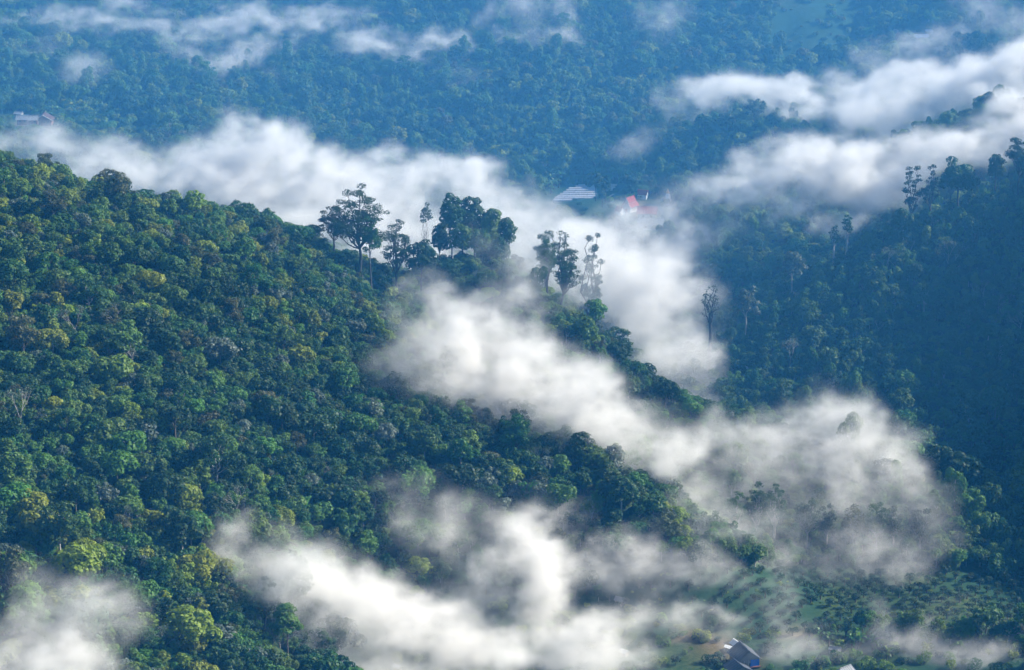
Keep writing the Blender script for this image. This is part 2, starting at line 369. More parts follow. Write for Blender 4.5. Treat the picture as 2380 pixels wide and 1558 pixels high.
# ------------------------------------------------------------------ where the fog lies (built at the end, needed here to know what it hides)
# puffs: (px, py, distance, half width px, half height px, half depth m, thickness 0..1)
FOG = {
 'valley_behind': ('bright white fog bank with a rising plume, behind the near hillside ridge', [
  (30,325,1180,110,26,26,.45),(150,345,1165,120,34,26,.7),(290,380,1155,130,44,28,.9),(430,402,1150,120,50,28,1),(560,400,1150,110,62,28,1),
  (600,345,1150,60,60,18,.95),(616,300,1150,30,36,12,.85),(668,350,1150,60,50,18,.9),(720,420,1150,110,46,26,1),(850,450,1150,120,46,26,1),(985,440,1150,90,40,24,.9),
  (1080,455,1150,100,40,24,.95),(1160,500,1130,80,34,24,.9),(640,460,1140,180,60,26,1),(930,500,1130,160,60,26,.9),(800,520,1110,110,60,20,.9),(900,570,1090,110,54,18,.85),(1010,610,1075,100,50,16,.7),(700,490,1120,110,40,20,.9),(1200,560,1090,90,60,18,.8),(1270,630,1060,60,50,14,.7),(1000,560,1110,120,60,24,.7)]),
 'temple_valley': ('', [
  (1225,535,1110,100,36,22,.9),(1400,572,1108,110,34,22,.9),(1350,610,1075,90,60,20,.95),(1470,590,1105,80,50,20,.9),(1560,590,1115,70,54,18,.7),(1300,580,1090,110,50,24,.9),(1420,600,1085,110,60,24,1),(1480,665,1062,95,70,22,1),
  (1525,745,1042,84,76,20,.95),(1580,825,1022,72,74,18,.8),(1605,905,1000,60,54,14,.55),(1570,525,1170,80,40,20,.75),(1556,486,1195,36,30,12,.65),(1480,530,1180,90,26,14,.5),(1450,502,1200,60,20,8,.32),(1510,505,1200,50,20,8,.35),(1300,468,1225,60,12,6,.25),
  (1430,680,1060,60,60,18,.9),(1650,850,1015,50,70,12,.25),(1390,650,1035,50,50,16,.7),(1620,700,1060,50,60,12,.25)]),
 'gully': ('', [
  (985,695,940,66,32,12,.45),(1070,745,932,90,50,16,.8),(1160,740,930,80,46,16,.7),(1130,810,915,118,74,18,1.1),(1235,860,908,115,84,20,1.2),(1310,930,900,105,66,20,1.2),
  (1410,985,893,95,50,18,1),(1500,1025,890,85,40,16,.85),(1220,940,892,120,50,16,.75),(1000,850,905,95,80,16,.5),(1080,900,895,105,60,14,.62),(930,760,935,44,54,10,.35),(1360,1010,885,110,40,14,.6),(1200,700,945,60,40,12,.5)]),
 'right_bank': ('long white fog bank climbing behind the shaded hill', [
  (1590,488,1155,70,38,18,.5),(1680,443,1150,80,38,20,.8),(1770,413,1145,90,38,22,1),(1735,360,1145,34,33,10,.5),(1870,388,1140,110,45,24,1),(1980,378,1135,110,45,24,1),
  (2090,388,1130,110,42,24,1),(2210,358,1128,100,38,24,1),(2310,323,1128,90,33,22,.95),(2400,298,1128,80,36,22,.9),(1900,448,1125,130,33,20,.8),(2030,438,1122,110,36,20,.95),
  (1970,493,1098,60,30,14,.55),(1700,518,1135,150,30,14,.3),(1850,333,1150,60,25,12,.35)]),
 'upper_right': ('', [
  (1590,278,1300,44,40,16,.65),(1650,228,1305,70,30,18,.85),(1740,212,1305,90,22,20,1),(1860,212,1305,110,22,22,1),(1990,214,1300,120,26,24,1.05),(2130,208,1270,120,32,26,1.1),
  (2270,182,1255,110,36,26,1.1),(2390,158,1250,90,40,26,1.1),(2060,275,1235,110,44,22,.75),(1970,250,1245,70,36,18,.5),(2330,215,1230,70,26,16,.8),(1960,186,1330,90,22,14,.3),(1480,330,1270,60,22,12,.25)]),
 'far_streak': ('', [
  (70,36,1400,120,11,12,.50),(190,48,1398,120,13,14,.62),(310,60,1396,110,14,14,.68),(430,74,1392,110,18,16,.72),(540,58,1394,110,17,16,.66),(650,62,1392,110,18,16,.66),
  (525,140,1370,46,36,14,.85),(470,118,1378,60,26,12,.6),(580,112,1380,50,30,12,.6),(770,52,1394,100,18,14,.55),(860,92,1386,90,20,14,.62),(960,98,1382,90,24,16,.78),(1045,80,1382,70,22,14,.8),
  (880,128,1376,60,12,10,.6),(940,140,1372,50,8,8,.45),(720,16,1404,120,14,14,.5),(330,16,1412,120,10,12,.35),(560,14,1408,80,12,12,.4),(660,100,1384,80,12,10,.4)]),
 'far_puff': ('soft mist puff near the top edge of the far hillside', [
  (1210,80,1384,50,26,14,.75),(1265,70,1384,60,34,16,.85),(1270,30,1390,70,34,16,.55),(1300,100,1378,28,34,12,.5),(1180,40,1394,60,26,14,.3)]),
 'far_wisps': ('barely visible mist wisps drifting over the far forest', [
  (1060,180,1358,90,28,14,.30),(990,160,1364,50,26,12,.32),(1120,195,1352,60,20,10,.25),(190,185,1340,60,36,14,.30),(110,110,1375,80,40,14,.22),(1540,40,1400,70,50,16,.32),
  (2270,30,1405,90,40,16,.26),(2350,70,1395,70,50,16,.26),(650,165,1360,60,20,12,.28),(370,110,1378,50,30,12,.25)]),
 'hamlet_mist': ('faint mist with a small plume around the far farm roof', [
  (2030,145,1360,60,36,14,.35),(2110,120,1370,70,30,14,.35),(2170,130,1365,60,34,14,.45),(2225,70,1385,22,30,10,.5),(2195,100,1375,40,26,12,.4)]),
 'lower_right': ('', [
  (1580,1045,908,90,44,14,.6),(1680,1045,915,90,44,14,.6),(1770,1030,924,90,50,14,.75),(1840,1015,932,70,50,14,.8),(1900,950,942,46,50,14,.85),(1890,990,940,80,56,16,.9),(1970,1000,940,85,56,16,.9),
  (2050,1065,932,85,56,16,.85),(1920,1070,920,120,56,16,.65),(1780,1100,910,110,56,14,.65),(2100,1130,916,85,50,14,.8),(1970,1145,903,130,44,14,.55),(1650,1140,898,100,54,14,.55),(1580,1100,898,90,46,12,.5),(2140,1180,900,70,44,12,.55),(1760,1180,895,100,50,12,.4)]),
 'mid_right': ('thin mist threading the tall trees above the orchard', [
  (1640,1175,866,80,44,12,.75),(1700,1235,862,80,44,12,.7),(1625,1235,856,60,36,10,.5),(1765,1285,862,80,36,10,.55),(1700,1160,898,140,60,12,.4),(1850,1140,902,140,50,12,.36),(2000,1190,895,140,50,12,.34),(2130,1200,893,110,60,12,.34),(1560,1330,858,130,40,10,.34),(1800,1330,866,140,36,10,.26),(2000,1340,866,120,30,10,.22),(1450,1300,850,100,50,12,.75),(1560,1350,846,110,44,12,.72),(1500,1240,866,90,40,10,.55),(1650,1300,866,100,40,12,.55),(1750,1380,846,90,30,10,.45),(1700,1230,884,90,40,12,.5),(1850,1250,881,90,40,12,.48),(2000,1285,876,90,40,12,.5),(2100,1300,872,80,40,12,.55),
  (1500,1240,866,80,30,10,.35),(1600,1280,872,90,36,12,.38),(1720,1290,878,90,30,12,.38),(1840,1230,884,60,44,10,.25),(2060,1290,876,70,44,12,.5),(2120,1310,872,60,36,10,.4),(1950,1260,882,70,30,10,.22),(1650,1340,862,80,24,10,.25),(2200,1240,882,60,40,10,.25)]),
 'bottom': ('', [
  (590,1232,796,56,38,12,.9),(650,1285,794,84,54,14,1),(760,1355,800,100,58,16,1.1),(690,1390,790,60,40,10,.65),(720,1250,806,84,40,10,.55),
  (880,1410,808,120,60,18,1.2),(1000,1450,808,130,64,18,1.25),(820,1470,800,100,50,14,1.1),(900,1520,796,120,46,14,1),
  (1130,1485,808,130,56,16,1.2),(1260,1510,804,120,48,16,1.1),(1230,1240,838,90,54,16,1.2),(1300,1290,836,90,60,16,1.2),(1180,1290,832,90,54,14,.9),(1290,1380,828,100,46,14,.9),(1100,1400,820,120,50,14,.95),
  (1400,1430,824,110,50,14,1.05),(1500,1410,826,90,36,12,.85),(1590,1440,820,100,34,12,.9),(1690,1465,816,90,26,10,.7),(1390,1510,806,120,46,14,1.1),(1000,1230,843,160,54,12,.45),(1050,1340,834,130,54,12,.5),
  (1330,1205,850,60,36,10,.6),(900,1190,846,100,40,10,.32),(1130,1195,848,90,34,10,.38),(1480,1500,804,90,40,12,.75)]),
 'corner': ('', [
  (50,1480,735,130,66,14,1),(170,1480,735,100,54,14,.85),(10,1550,728,140,54,14,1),(150,1545,728,120,48,14,.95),(95,1395,746,44,56,8,.3),(250,1490,742,70,40,8,.4)]),
 'floor_right': ('', [
  (2000,1450,830,40,28,8,.62),(2050,1490,824,80,28,10,.55),(2170,1495,823,90,32,10,.55),(2300,1525,816,100,28,10,.58),(1840,1485,824,100,24,8,.5),(1940,1500,820,80,26,8,.48),(2240,1440,832,50,34,8,.36),(2360,1470,828,60,30,8,.4),(1780,1440,832,60,20,8,.35)]),
 'spur_veil': ('light veil of mist over the crest with the crooked tree', [
  (1230,610,985,70,50,12,0.45),(1170,560,998,50,44,10,0.33),(1340,660,972,50,36,10,0.38),(1240,680,970,70,36,10,0.38),(1100,520,1030,120,60,12,0.38)]),
}
FOG_SIGMA = 0.115
# banks that touch share one grid: the air they fill is one
FOG_OBJECTS = [
 ('ragged mist streaks and wisps drifting high across the far blue hillside', ('far_streak', 'far_puff', 'far_wisps', 'hamlet_mist')),
 ('thick white fog winding through the valley between the near spurs and the shaded hill', ('valley_behind', 'temple_valley', 'gully', 'right_bank', 'upper_right', 'lower_right', 'mid_right', 'bottom', 'floor_right', 'spur_veil')),
 ('rounded white fog patch at the foot of the near forested slope', ('corner',)),
]
fog_grids = {}
for _lab, _keys in FOG_OBJECTS:
    _pf = [p for k in _keys for p in FOG[k][1]]
    cs = np.array([unproj(a[0], a[1], a[2]) for a in _pf])
    mpp = np.array([a[2] * TH / 1190 for a in _pf])
    rr = np.stack([np.array([a[3] for a in _pf]) * mpp * 1.55, np.array([a[5] * (1.75 if a[6] > 0.8 else 1.4) for a in _pf]), np.array([a[4] for a in _pf]) * mpp * 1.6], 1)
    wt = np.array([a[6] for a in _pf])
    lo = (cs - rr).min(0) - 4; hi = (cs + rr).max(0) + 4
    lo[2] = max(lo[2], 2.0)
    vox = 2.0
    n3 = np.ceil((hi - lo) / vox).astype(int) + 1
    hi = lo + (n3 - 1) * vox
    D = np.zeros(n3, np.float32)
    ax = [(lo[i] + np.arange(n3[i]) * vox).astype(np.float32) for i in range(3)]
    F = np.zeros(n3, np.float32); WS = np.zeros(n3, np.float32); KS = np.full(n3, 1e-4, np.float32)
    touched = np.zeros(n3, bool)
    for c, r in zip(cs, rr):
        s = tuple(slice(max(0, int((c[i] - r[i] * 1.35 - 8 - lo[i]) / vox)), int((c[i] + r[i] * 1.35 + 8 - lo[i]) / vox) + 2) for i in range(3))
        touched[s] = True
    flat = np.flatnonzero(touched)
    ii = np.stack(np.unravel_index(flat, n3), 1)
    P = lo + ii * vox
    X, Y, Z = (P[:, i].astype(np.float32) for i in range(3))
    # slow warps so that no puff keeps its outline, quick ones to curl the edges
    wx = (vnoise(X / 24, Y / 24, Z / 24) - .5) * 18 + (vnoise(X / 8 + 7, Y / 8, Z / 8) - .5) * 9
    wy = (vnoise(X / 24 + 31, Y / 24, Z / 24) - .5) * 18
    wz = (vnoise(X / 24, Y / 24 + 31, Z / 24) - .5) * 13 + (vnoise(X / 8, Y / 8 + 7, Z / 8) - .5) * 8
    f1 = np.zeros(len(X), np.float32); ws = np.zeros(len(X), np.float32); ks = np.full(len(X), 1e-4, np.float32)
    Xw, Yw, Zw = X + wx, Y + wy, Z + wz
    for c, r, w_ in zip(cs, rr, wt):
        near = np.flatnonzero((np.abs(Xw - c[0]) < r[0]) & (np.abs(Yw - c[1]) < r[1]) & (np.abs(Zw - c[2]) < r[2]))
        k = np.clip(1 - ((Xw[near] - c[0]) / r[0]) ** 2 - ((Yw[near] - c[1]) / r[1]) ** 2 - ((Zw[near] - c[2]) / r[2]) ** 2, 0, 1)
        f1[near] = np.maximum(f1[near], k)
        ws[near] += k * k * w_; ks[near] += k * k
    cx_ = (vnoise(X / 5 + 3, Y / 5, Z / 5) - .5) * 3.2; cz_ = (vnoise(X / 5, Y / 5 + 13, Z / 5) - .5) * 3.2
    nse = fbm((X + wx * .6 + cx_) / 13, (Y + wy * .6) / 13, (Z + wz * .6 + cz_ - X * .2) / 8, 5, 0.68)
    nse = np.clip((nse - 0.5) * 1.9 + 0.5, 0, 1)
    wgt = ws / ks
    thr = 0.92 - 1.0 * f1
    d = np.clip((nse - thr) / 0.85, 0, 1)
    d = d ** 1.7 * np.clip(f1 * 3.5, 0, 1) * wgt ** 1.6 * 1.5 + 0.15 * f1 ** 1.1 * nse * nse * 2.2 * wgt
    d[d < 0.006] = 0
    D[ii[:, 0], ii[:, 1], ii[:, 2]] = d
    D[[0, -1]] = 0; D[:, [0, -1]] = 0; D[:, :, [0, -1]] = 0
    fog_grids[_lab] = (lo, hi, vox, D)


def fog_depth(pts):
    """Optical depth of fog between the viewpoint and each point (coarse)."""
    pts = np.asarray(pts, float)
    o = np.array([0, 0, CAM_Z])
    tau = np.zeros(len(pts))
    for s in np.linspace(0.5, 0.999, 130):
        q = o + (pts - o) * s
        step = np.linalg.norm(pts - o, axis=1) * 0.499 / 129
        for lo, hi, vox, D in fog_grids.values():
            ok = ((q > lo) & (q < hi)).all(1)
            if ok.any():
                ii = ((q[ok] - lo) / vox).astype(int)
                tau[ok] += D[ii[:, 0], ii[:, 1], ii[:, 2]] * FOG_SIGMA * step[ok]
    return tau

# ------------------------------------------------------------------ tree building
def unit(v):
    return v / (np.linalg.norm(v, axis=-1, keepdims=True) + 1e-9)


def leaf_cards(cen, nrm, size, aspect, g, droop=0.0):
    """One small four-cornered leaf spray per point."""
    n = len(cen)
    nrm = unit(nrm)
    a = g.normal(size=(n, 3))
    if droop:
        a = a * (1 - droop) + np.array([0, 0, -1.0]) * droop
    t = unit(a - (a * nrm).sum(1, keepdims=True) * nrm)
    b = np.cross(nrm, t)
    s = size[:, None]
    bend = nrm * s * 0.18
    v = np.stack([cen - t * s * aspect, cen - b * s * 0.55 + bend, cen + t * s * aspect, cen + b * s * 0.55 + bend], 1).reshape(-1, 3)
    f = np.arange(4 * n).reshape(n, 4)
    return v, f


def sphere_dirs(n, g, up=0.25):
    d = unit(g.normal(size=(n, 3)))
    d[:, 2] += up
    return unit(d)


def lobe_leaves(lobes, per_m2, size, g, up=0.3, aspect=0.9, rough=0.40, droop=0.0, thick=0.22):
    C_, N_, S_ = [], [], []
    lc = np.array([l[:3] for l in lobes]); lr = np.array([l[3:6] for l in lobes])
    for k, (c, r) in enumerate(zip(lc, lr)):
        area = 4 * math.pi * ((r[0] * r[1]) ** 1.6 / 3 + (r[0] * r[2]) ** 1.6 / 3 + (r[1] * r[2]) ** 1.6 / 3) ** (1 / 1.6)
        n = max(8, int(area * per_m2))
        d = sphere_dirs(n, g, up)
        p = c + d * r * (1 - thick * g.random((n, 1)) ** 1.5 + 0.06 * g.normal(size=(n, 1)))
        q = ((p[:, None, :] - lc) / lr) ** 2
        inside = (q.sum(2) < 0.55)
        inside[:, k] = False
        keep = ~inside.any(1)
        C_.append(p[keep]); N_.append((d / r)[keep]); S_.append(size * (0.6 + 0.8 * g.random(keep.sum())))
    c = np.concatenate(C_); nn = unit(np.concatenate(N_)); s = np.concatenate(S_)
    nn = nn + g.normal(size=nn.shape) * rough + np.array([0, 0, 0.25])
    return leaf_cards(c, nn, s, aspect, g, droop)


def tube(path, rad, sides=6):
    path = np.asarray(path, float); rad = np.asarray(rad, float)
    n = len(path)
    tang = unit(np.gradient(path, axis=0))
    ref = np.array([0.31, 0.95, 0.05])
    a = unit(np.cross(tang, ref)); b = np.cross(tang, a)
    ang = np.arange(sides) * 2 * math.pi / sides
    v = path[:, None] + rad[:, None, None] * (a[:, None] * np.cos(ang)[None, :, None] + b[:, None] * np.sin(ang)[None, :, None])
    v = v.reshape(-1, 3)
    f = []
    for i in range(n - 1):
        for j in range(sides):
            k = (j + 1) % sides
            f.append((i * sides + j, i * sides + k, (i + 1) * sides + k, (i + 1) * sides + j))
    return v, np.array(f)


def join(parts):
    V, F, o = [], [], 0
    for v, f in parts:
        V.append(v); F.append(f + o); o += len(v)
    return np.concatenate(V), np.concatenate(F)


def quad_mesh(name, v, f, mat, smooth=False):
    m = bpy.data.meshes.new(name)
    m.vertices.add(len(v)); m.vertices.foreach_set('co', np.asarray(v, np.float32).ravel())
    m.loops.add(f.size); m.loops.foreach_set('vertex_index', f.astype(np.int32).ravel())
    m.polygons.add(len(f)); m.polygons.foreach_set('loop_start', np.arange(0, f.size, f.shape[1], dtype=np.int32))
    if smooth:
        m.polygons.foreach_set('use_smooth', np.ones(len(f), bool))
    m.update(calc_edges=True)
    m.validate()
    m.materials.append(mat)
    return m


def wander(p0, p1, n, amp, g):
    t = np.linspace(0, 1, n)[:, None]
    p = p0 + (p1 - p0) * t
    w = np.cumsum(g.normal(size=(n, 3)) * amp, 0)
    w -= w[0]
    w = w - t * w[-1]
    return p + w


def trunk_and_limbs(h, r, tips, g, fork=0.55, sides=6):
    """A tapering trunk to height h with a limb to each tip."""
    top = np.array([g.normal() * h * 0.03, g.normal() * h * 0.03, h])
    stem = wander(np.zeros(3), top, 6, h * 0.012, g)
    parts = [tube(stem, np.linspace(r, r * 0.45, 6), sides)]
    for tp in tips:
        s = fork + (1 - fork) * g.random() * 0.9
        i = s * 5
        k = int(i); base = stem[k] + (stem[min(k + 1, 5)] - stem[k]) * (i - k)
        path = wander(base, np.asarray(tp, float), 5, np.linalg.norm(tp - base) * 0.05, g)
        path[1:4, 2] += np.linalg.norm(tp - base) * np.array([0.02, 0.05, 0.04])
        parts.append(tube(path, np.linspace(r * 0.36, r * 0.08, 5), max(4, sides - 2)))
    return join(parts)


def round_tree(seed, R=4.6, H=12.0, squash=0.8, lobes_n=18, lobe=(0.30, 0.46), per=3.2, size=0.50, open_=0.0):
    g = np.random.default_rng(seed)
    cz = H - R * squash
    ex = 1 + 0.16 * g.normal(); sk = R * 0.12 * g.normal()
    lobes = []
    for i in range(lobes_n):
        u = (i + 0.5) / lobes_n
        z = 1 - 1.35 * u
        a = i * 2.39996 + g.normal() * 0.35
        rr = math.sqrt(max(0, 1 - z * z))
        k = 0.66 + 0.15 * g.normal()
        lr = R * (lobe[0] + (lobe[1] - lobe[0]) * g.random())
        lobes.append((R * k * rr * math.cos(a) * ex, R * k * rr * math.sin(a) / ex + sk * z, cz + R * squash * k * z + g.normal() * R * 0.06, lr, lr, lr * (0.6 + 0.35 * g.random())))
    tips = [np.array(l[:3]) for l in lobes[::3]]
    crown = lobe_leaves(lobes, per, size, g)
    trunk = trunk_and_limbs(H * 0.72, 0.17 + R * 0.03, tips, g)
    return crown, trunk


def tower_tree(seed, H=13.0, R=2.3):
    """A trunk wrapped to the top in hanging creepers."""
    g = np.random.default_rng(seed)
    lobes = []
    z = 1.0
    while z < H - 1:
        t = z / H
        rr = R * (0.75 + 0.5 * g.random()) * (1.15 - 0.5 * t)
        off = g.normal(size=2) * R * 0.35
        lobes.append((off[0], off[1], z, rr, rr, rr * 1.15))
        z += rr * 0.75
    for k in range(5):
        a = g.random() * 6.28
        lobes.append((math.cos(a) * R, math.sin(a) * R, H * (0.65 + 0.3 * g.random()), R * 0.6, R * 0.6, R * 0.8))
    crown = lobe_leaves(lobes, 3.4, 0.44, g, up=0.15, aspect=1.3, droop=0.6)
    return crown, trunk_and_limbs(H * 0.9, 0.28, [np.array(l[:3]) for l in lobes[-3:]], g)


def umbrella_tree(seed, H=22.0, R=8.0, bare=0.5, n_limb=8, flat=0.32, size=0.30, per=6.0, clump=0.17, levels=(0.35, 1.0), lean=0.0, twig=3):
    """A tall forest tree: clear bole, spreading limbs, leaves in flat layered clumps."""
    g = np.random.default_rng(seed)
    parts = []
    fork = np.array([lean * H * 0.3, 0, H * bare])
    stem = wander(np.zeros(3), fork, 6, H * 0.006, g)
    r0 = 0.018 * H + 0.08
    parts.append(tube(stem, np.linspace(r0, r0 * 0.72, 6), 8))
    lobes = []
    for i in range(n_limb):
        a = i * 2.39996 + g.normal() * 0.3
        lv = min(1.0, max(levels[0], levels[0] + (levels[1] - levels[0]) * ((i + 0.5) / n_limb) + g.normal() * 0.09))
        rad = R * (0.95 - 0.75 * max(0, lv - 0.45) ** 1.2 / 0.6 ** 1.2 * 0.8) * (0.75 + 0.35 * g.random())
        tip = np.array([math.cos(a) * rad + lean * H * 0.5, math.sin(a) * rad, H * bare + (H - H * bare) * lv])
        base = stem[-1 - (i % 2)]
        limb = wander(base, tip, 7, np.linalg.norm(tip - base) * 0.045, g)
        limb[1:6, 2] -= np.linalg.norm(tip[:2] - base[:2]) * np.array([0.01, 0.04, 0.07, 0.06, 0.03])
        parts.append(tube(limb, np.linspace(r0 * 0.45, r0 * 0.10, 7), 5))
        for k in range(twig):
            s = 0.45 + 0.5 * g.random()
            q = limb[int(s * 6)]
            e = q + np.array([g.normal() * R * 0.2, g.normal() * R * 0.2, abs(g.normal()) * R * 0.16 + R * 0.06])
            parts.append(tube(wander(q, e, 4, 0.12, g), np.linspace(r0 * 0.14, 0.02, 4), 4))
            cr = R * clump * (0.8 + 0.7 * g.random())
            lobes.append((e[0], e[1], e[2], cr, cr, cr * flat))
        cr = R * clump * (0.9 + 0.7 * g.random())
        lobes.append((tip[0], tip[1], tip[2] + cr * 0.15, cr, cr, cr * flat * 1.1))
    crown = lobe_leaves(lobes, per, size, g, up=0.2, rough=0.6, thick=0.5)
    return crown, join(parts)


def bare_tree(seed, H=12.0, R=4.0, leafy=0.0):
    """Grey leafless or nearly leafless tree: ever finer forks."""
    g = np.random.default_rng(seed)
    parts, ends = [], []
    def grow(p, d, ln, r, lv):
        e = p + d * ln
        parts.append(tube(wander(p, e, 4, ln * 0.04, g), np.linspace(r, r * 0.65, 4), 5 if lv < 2 else 4))
        if lv >= 5:
            ends.append(e); return
        for k in range(2 + (g.random() < 0.45)):
            nd = unit(d + g.normal(size=3) * 0.42 + np.array([0, 0, 0.16]))
            grow(e, nd, ln * (0.66 + 0.2 * g.random()), r * 0.62, lv + 1)
    grow(np.zeros(3), np.array([0.04, 0, 1.0]), H * 0.34, 0.016 * H, 0)
    ends = np.array(ends)
    n = max(4, int(len(ends) * 6 * max(leafy, 0.05)))
    pick = ends[g.integers(0, len(ends), n)] + g.normal(size=(n, 3)) * 0.35
    crown = leaf_cards(pick, g.normal(size=(n, 3)), 0.22 + 0.12 * g.random(n), 0.9, g)
    return crown, join(parts)


def bamboo_clump(seed, H=11.0):
    g = np.random.default_rng(seed)
    stems, cen, nrm = [], [], []
    for k in range(16):
        a = g.random() * 6.28; out = 1.2 + 3.2 * g.random(); h = H * (0.7 + 0.35 * g.random())
        t = np.linspace(0, 1, 9)
        hor = 0.5 + out * t ** 2.6
        zz = h * (t - 0.22 * t ** 5)
        p = np.stack([math.cos(a) * hor, math.sin(a) * hor, zz], 1)
        stems.append(tube(p, np.linspace(0.06, 0.015, 9), 4))
        n = 120
        s = 0.35 + 0.65 * g.random(n)
        q = np.stack([np.interp(s, t, p[:, i]) for i in range(3)], 1)
        w = 0.75 * np.sin(np.clip((s - 0.3) / 0.7, 0, 1) * 2.6 + 0.3)[:, None]
        off = g.normal(size=(n, 3)) * w * np.array([0.8, 0.8, 0.5])
        cen.append(q + off); nrm.append(off + np.array([0, 0, 0.5]) + g.normal(size=(n, 3)) * 0.4)
    c = np.concatenate(cen); nn = np.concatenate(nrm)
    crown = leaf_cards(c, nn, 0.24 + 0.18 * g.random(len(c)), 1.7, g, droop=0.55)
    return crown, join(stems)


def frond(base, az, el, ln, width, sag, g, seg=7):
    """One long split leaf: two halves folded up along a sagging midrib."""
    t = np.linspace(0, 1, seg)
    d = np.array([math.cos(az), math.sin(az)])
    hor = ln * (t * math.cos(el)); z = ln * (t * math.sin(el) - sag * t ** 2.2)
    mid = base + np.stack([d[0] * hor, d[1] * hor, z], 1)
    side = np.array([-d[1], d[0], 0])
    w = width * np.sin(np.clip(t * 0.92 + 0.08, 0, 1) * math.pi) ** 0.6 * (0.92 + 0.16 * g.random(seg))
    w[-1] = 0.03; w[0] = width * 0.15
    up = np.array([0, 0, 0.35])
    L = mid + side * w[:, None] + up * w[:, None]; Rr = mid - side * w[:, None] + up * w[:, None]
    v = np.concatenate([mid, L, Rr]); f = []
    for i in range(seg - 1):
        f.append((i, i + 1, seg + i + 1, seg + i)); f.append((i, 2 * seg + i, 2 * seg + i + 1, i + 1))
    return v, np.array(f)


def banana_plant(seed, H=3.2, L=2.6, n=9):
    g = np.random.default_rng(seed)
    leaves, stems = [], []
    for s in range(3):
        b = np.array([g.normal() * 0.12, g.normal() * 0.12, 0]) if s else np.zeros(3)
        h = H * (1 if s == 0 else 0.5 + 0.35 * g.random())
        stems.append(tube(np.stack([b, b + [0.05, 0, h * 0.5], b + [0.1, 0.05, h]]), [0.17, 0.14, 0.09], 6))
        for k in range(n if s == 0 else n - 3):
            a = k * 2.4 + g.normal() * 0.3
            leaves.append(frond(b + [0.1, 0.05, h - 0.1], a, 0.55 + 0.75 * g.random(), L * (0.75 + 0.4 * g.random()) * (1 if s == 0 else 0.75), 0.34, 0.35 + 0.5 * g.random(), g))
    return join(leaves), join(stems)


def palm_tree(seed, H=8.0, L=3.6, n=16):
    g = np.random.default_rng(seed)
    st = wander(np.zeros(3), np.array([0.3, 0.2, H]), 6, 0.05, g)
    leaves = [frond(st[-1], k * 2.4, -0.2 + 1.3 * g.random(), L * (0.8 + 0.3 * g.random()), 0.30, 0.45 + 0.35 * g.random(), g, 9) for k in range(n)]
    return join(leaves), tube(st, np.linspace(0.2, 0.13, 6), 7)


def shrub(seed, R=1.3, H=1.8):
    g = np.random.default_rng(seed)
    lobes = [(g.normal() * R * 0.4, g.normal() * R * 0.4, H * (0.35 + 0.35 * g.random()), R * (0.45 + 0.3 * g.random()),) for k in range(7)]
    lobes = [(a, b, c, r, r, r * 0.85) for a, b, c, r in lobes]
    return lobe_leaves(lobes, 11, 0.22, g), trunk_and_limbs(H * 0.5, 0.06, [np.array(l[:3]) for l in lobes[:4]], g, sides=5)


SHAPES = {
 'round0': round_tree(1, 4.6, 10.5), 'round1': round_tree(2, 5.2, 10.5, 0.72, 22), 'round2': round_tree(3, 3.9, 10.5, 0.95, 16), 'round3': round_tree(4, 4.8, 12.0, 1.0, 24, (0.24, 0.38)),
 'round4': round_tree(5, 4.2, 9.5, 0.7, 14, (0.34, 0.52)), 'round5': round_tree(6, 3.4, 12.0, 1.25, 18, (0.30, 0.45)),
 'fine0': round_tree(21, 4.8, 10.5, 0.75, 40, (0.16, 0.28), 3.6, 0.42), 'fine1': round_tree(22, 4.2, 11.0, 0.9, 44, (0.16, 0.26), 3.6, 0.42),
 'tower0': tower_tree(31), 'tower1': tower_tree(32, 11.0, 2.8), 'tower2': tower_tree(33, 15.0, 2.4),
 'open0': umbrella_tree(41, 15.0, 5.5, 0.36, 9, 0.5, 0.42, 4.0, 0.26), 'open1': umbrella_tree(42, 14.0, 5.0, 0.38, 8, 0.55, 0.42, 4.0, 0.28),
 'bamboo0': bamboo_clump(51), 'bamboo1': bamboo_clump(52, 9.5),
 'bare0': bare_tree(61, 12.0, 4.0, 0.5), 'bare1': bare_tree(62, 11.0, 4.0, 0.9),
 'banana0': banana_plant(71), 'banana1': banana_plant(72, 2.6, 2.3, 8),
 'shrub0': shrub(81), 'shrub1': shrub(82, 1.6, 1.7), 'shrub2': shrub(83, 1.0, 2.2),
 'orchard0': round_tree(91, 1.35, 2.6, 0.85, 12, (0.36, 0.5), 16, 0.17), 'orchard1': round_tree(92, 1.2, 2.4, 0.95, 12, (0.36, 0.5), 16, 0.17),
}
_mesh_cache = {}


def part_meshes(shape, leaf, bark):
    k = (shape, leaf, bark)
    if k not in _mesh_cache:
        (cv, cf), (tv, tf) = SHAPES[shape]
        _mesh_cache[k] = (quad_mesh('crown', cv, cf, MAT[leaf]), quad_mesh('trunk', tv, tf, MAT[bark], True))
    return _mesh_cache[k]


_whole_cache = {}


def whole_object(shape, leaf, bark):
    """Crown and trunk in one mesh, for the countless trees of the mass."""
    k = (shape, leaf, bark)
    if k not in _whole_cache:
        (cv, cf), (tv, tf) = SHAPES[shape]
        v, f = join([(cv, cf), (tv, tf)])
        m = quad_mesh('tree_of_mass', v, f, MAT[leaf])
        m.materials.append(MAT[bark])
        mi = np.zeros(len(f), np.int32); mi[len(cf):] = 1
        m.polygons.foreach_set('material_index', mi)
        _whole_cache[k] = bpy.data.objects.new('tree_of_mass_%03d' % len(_whole_cache), m)
    return _whole_cache[k]


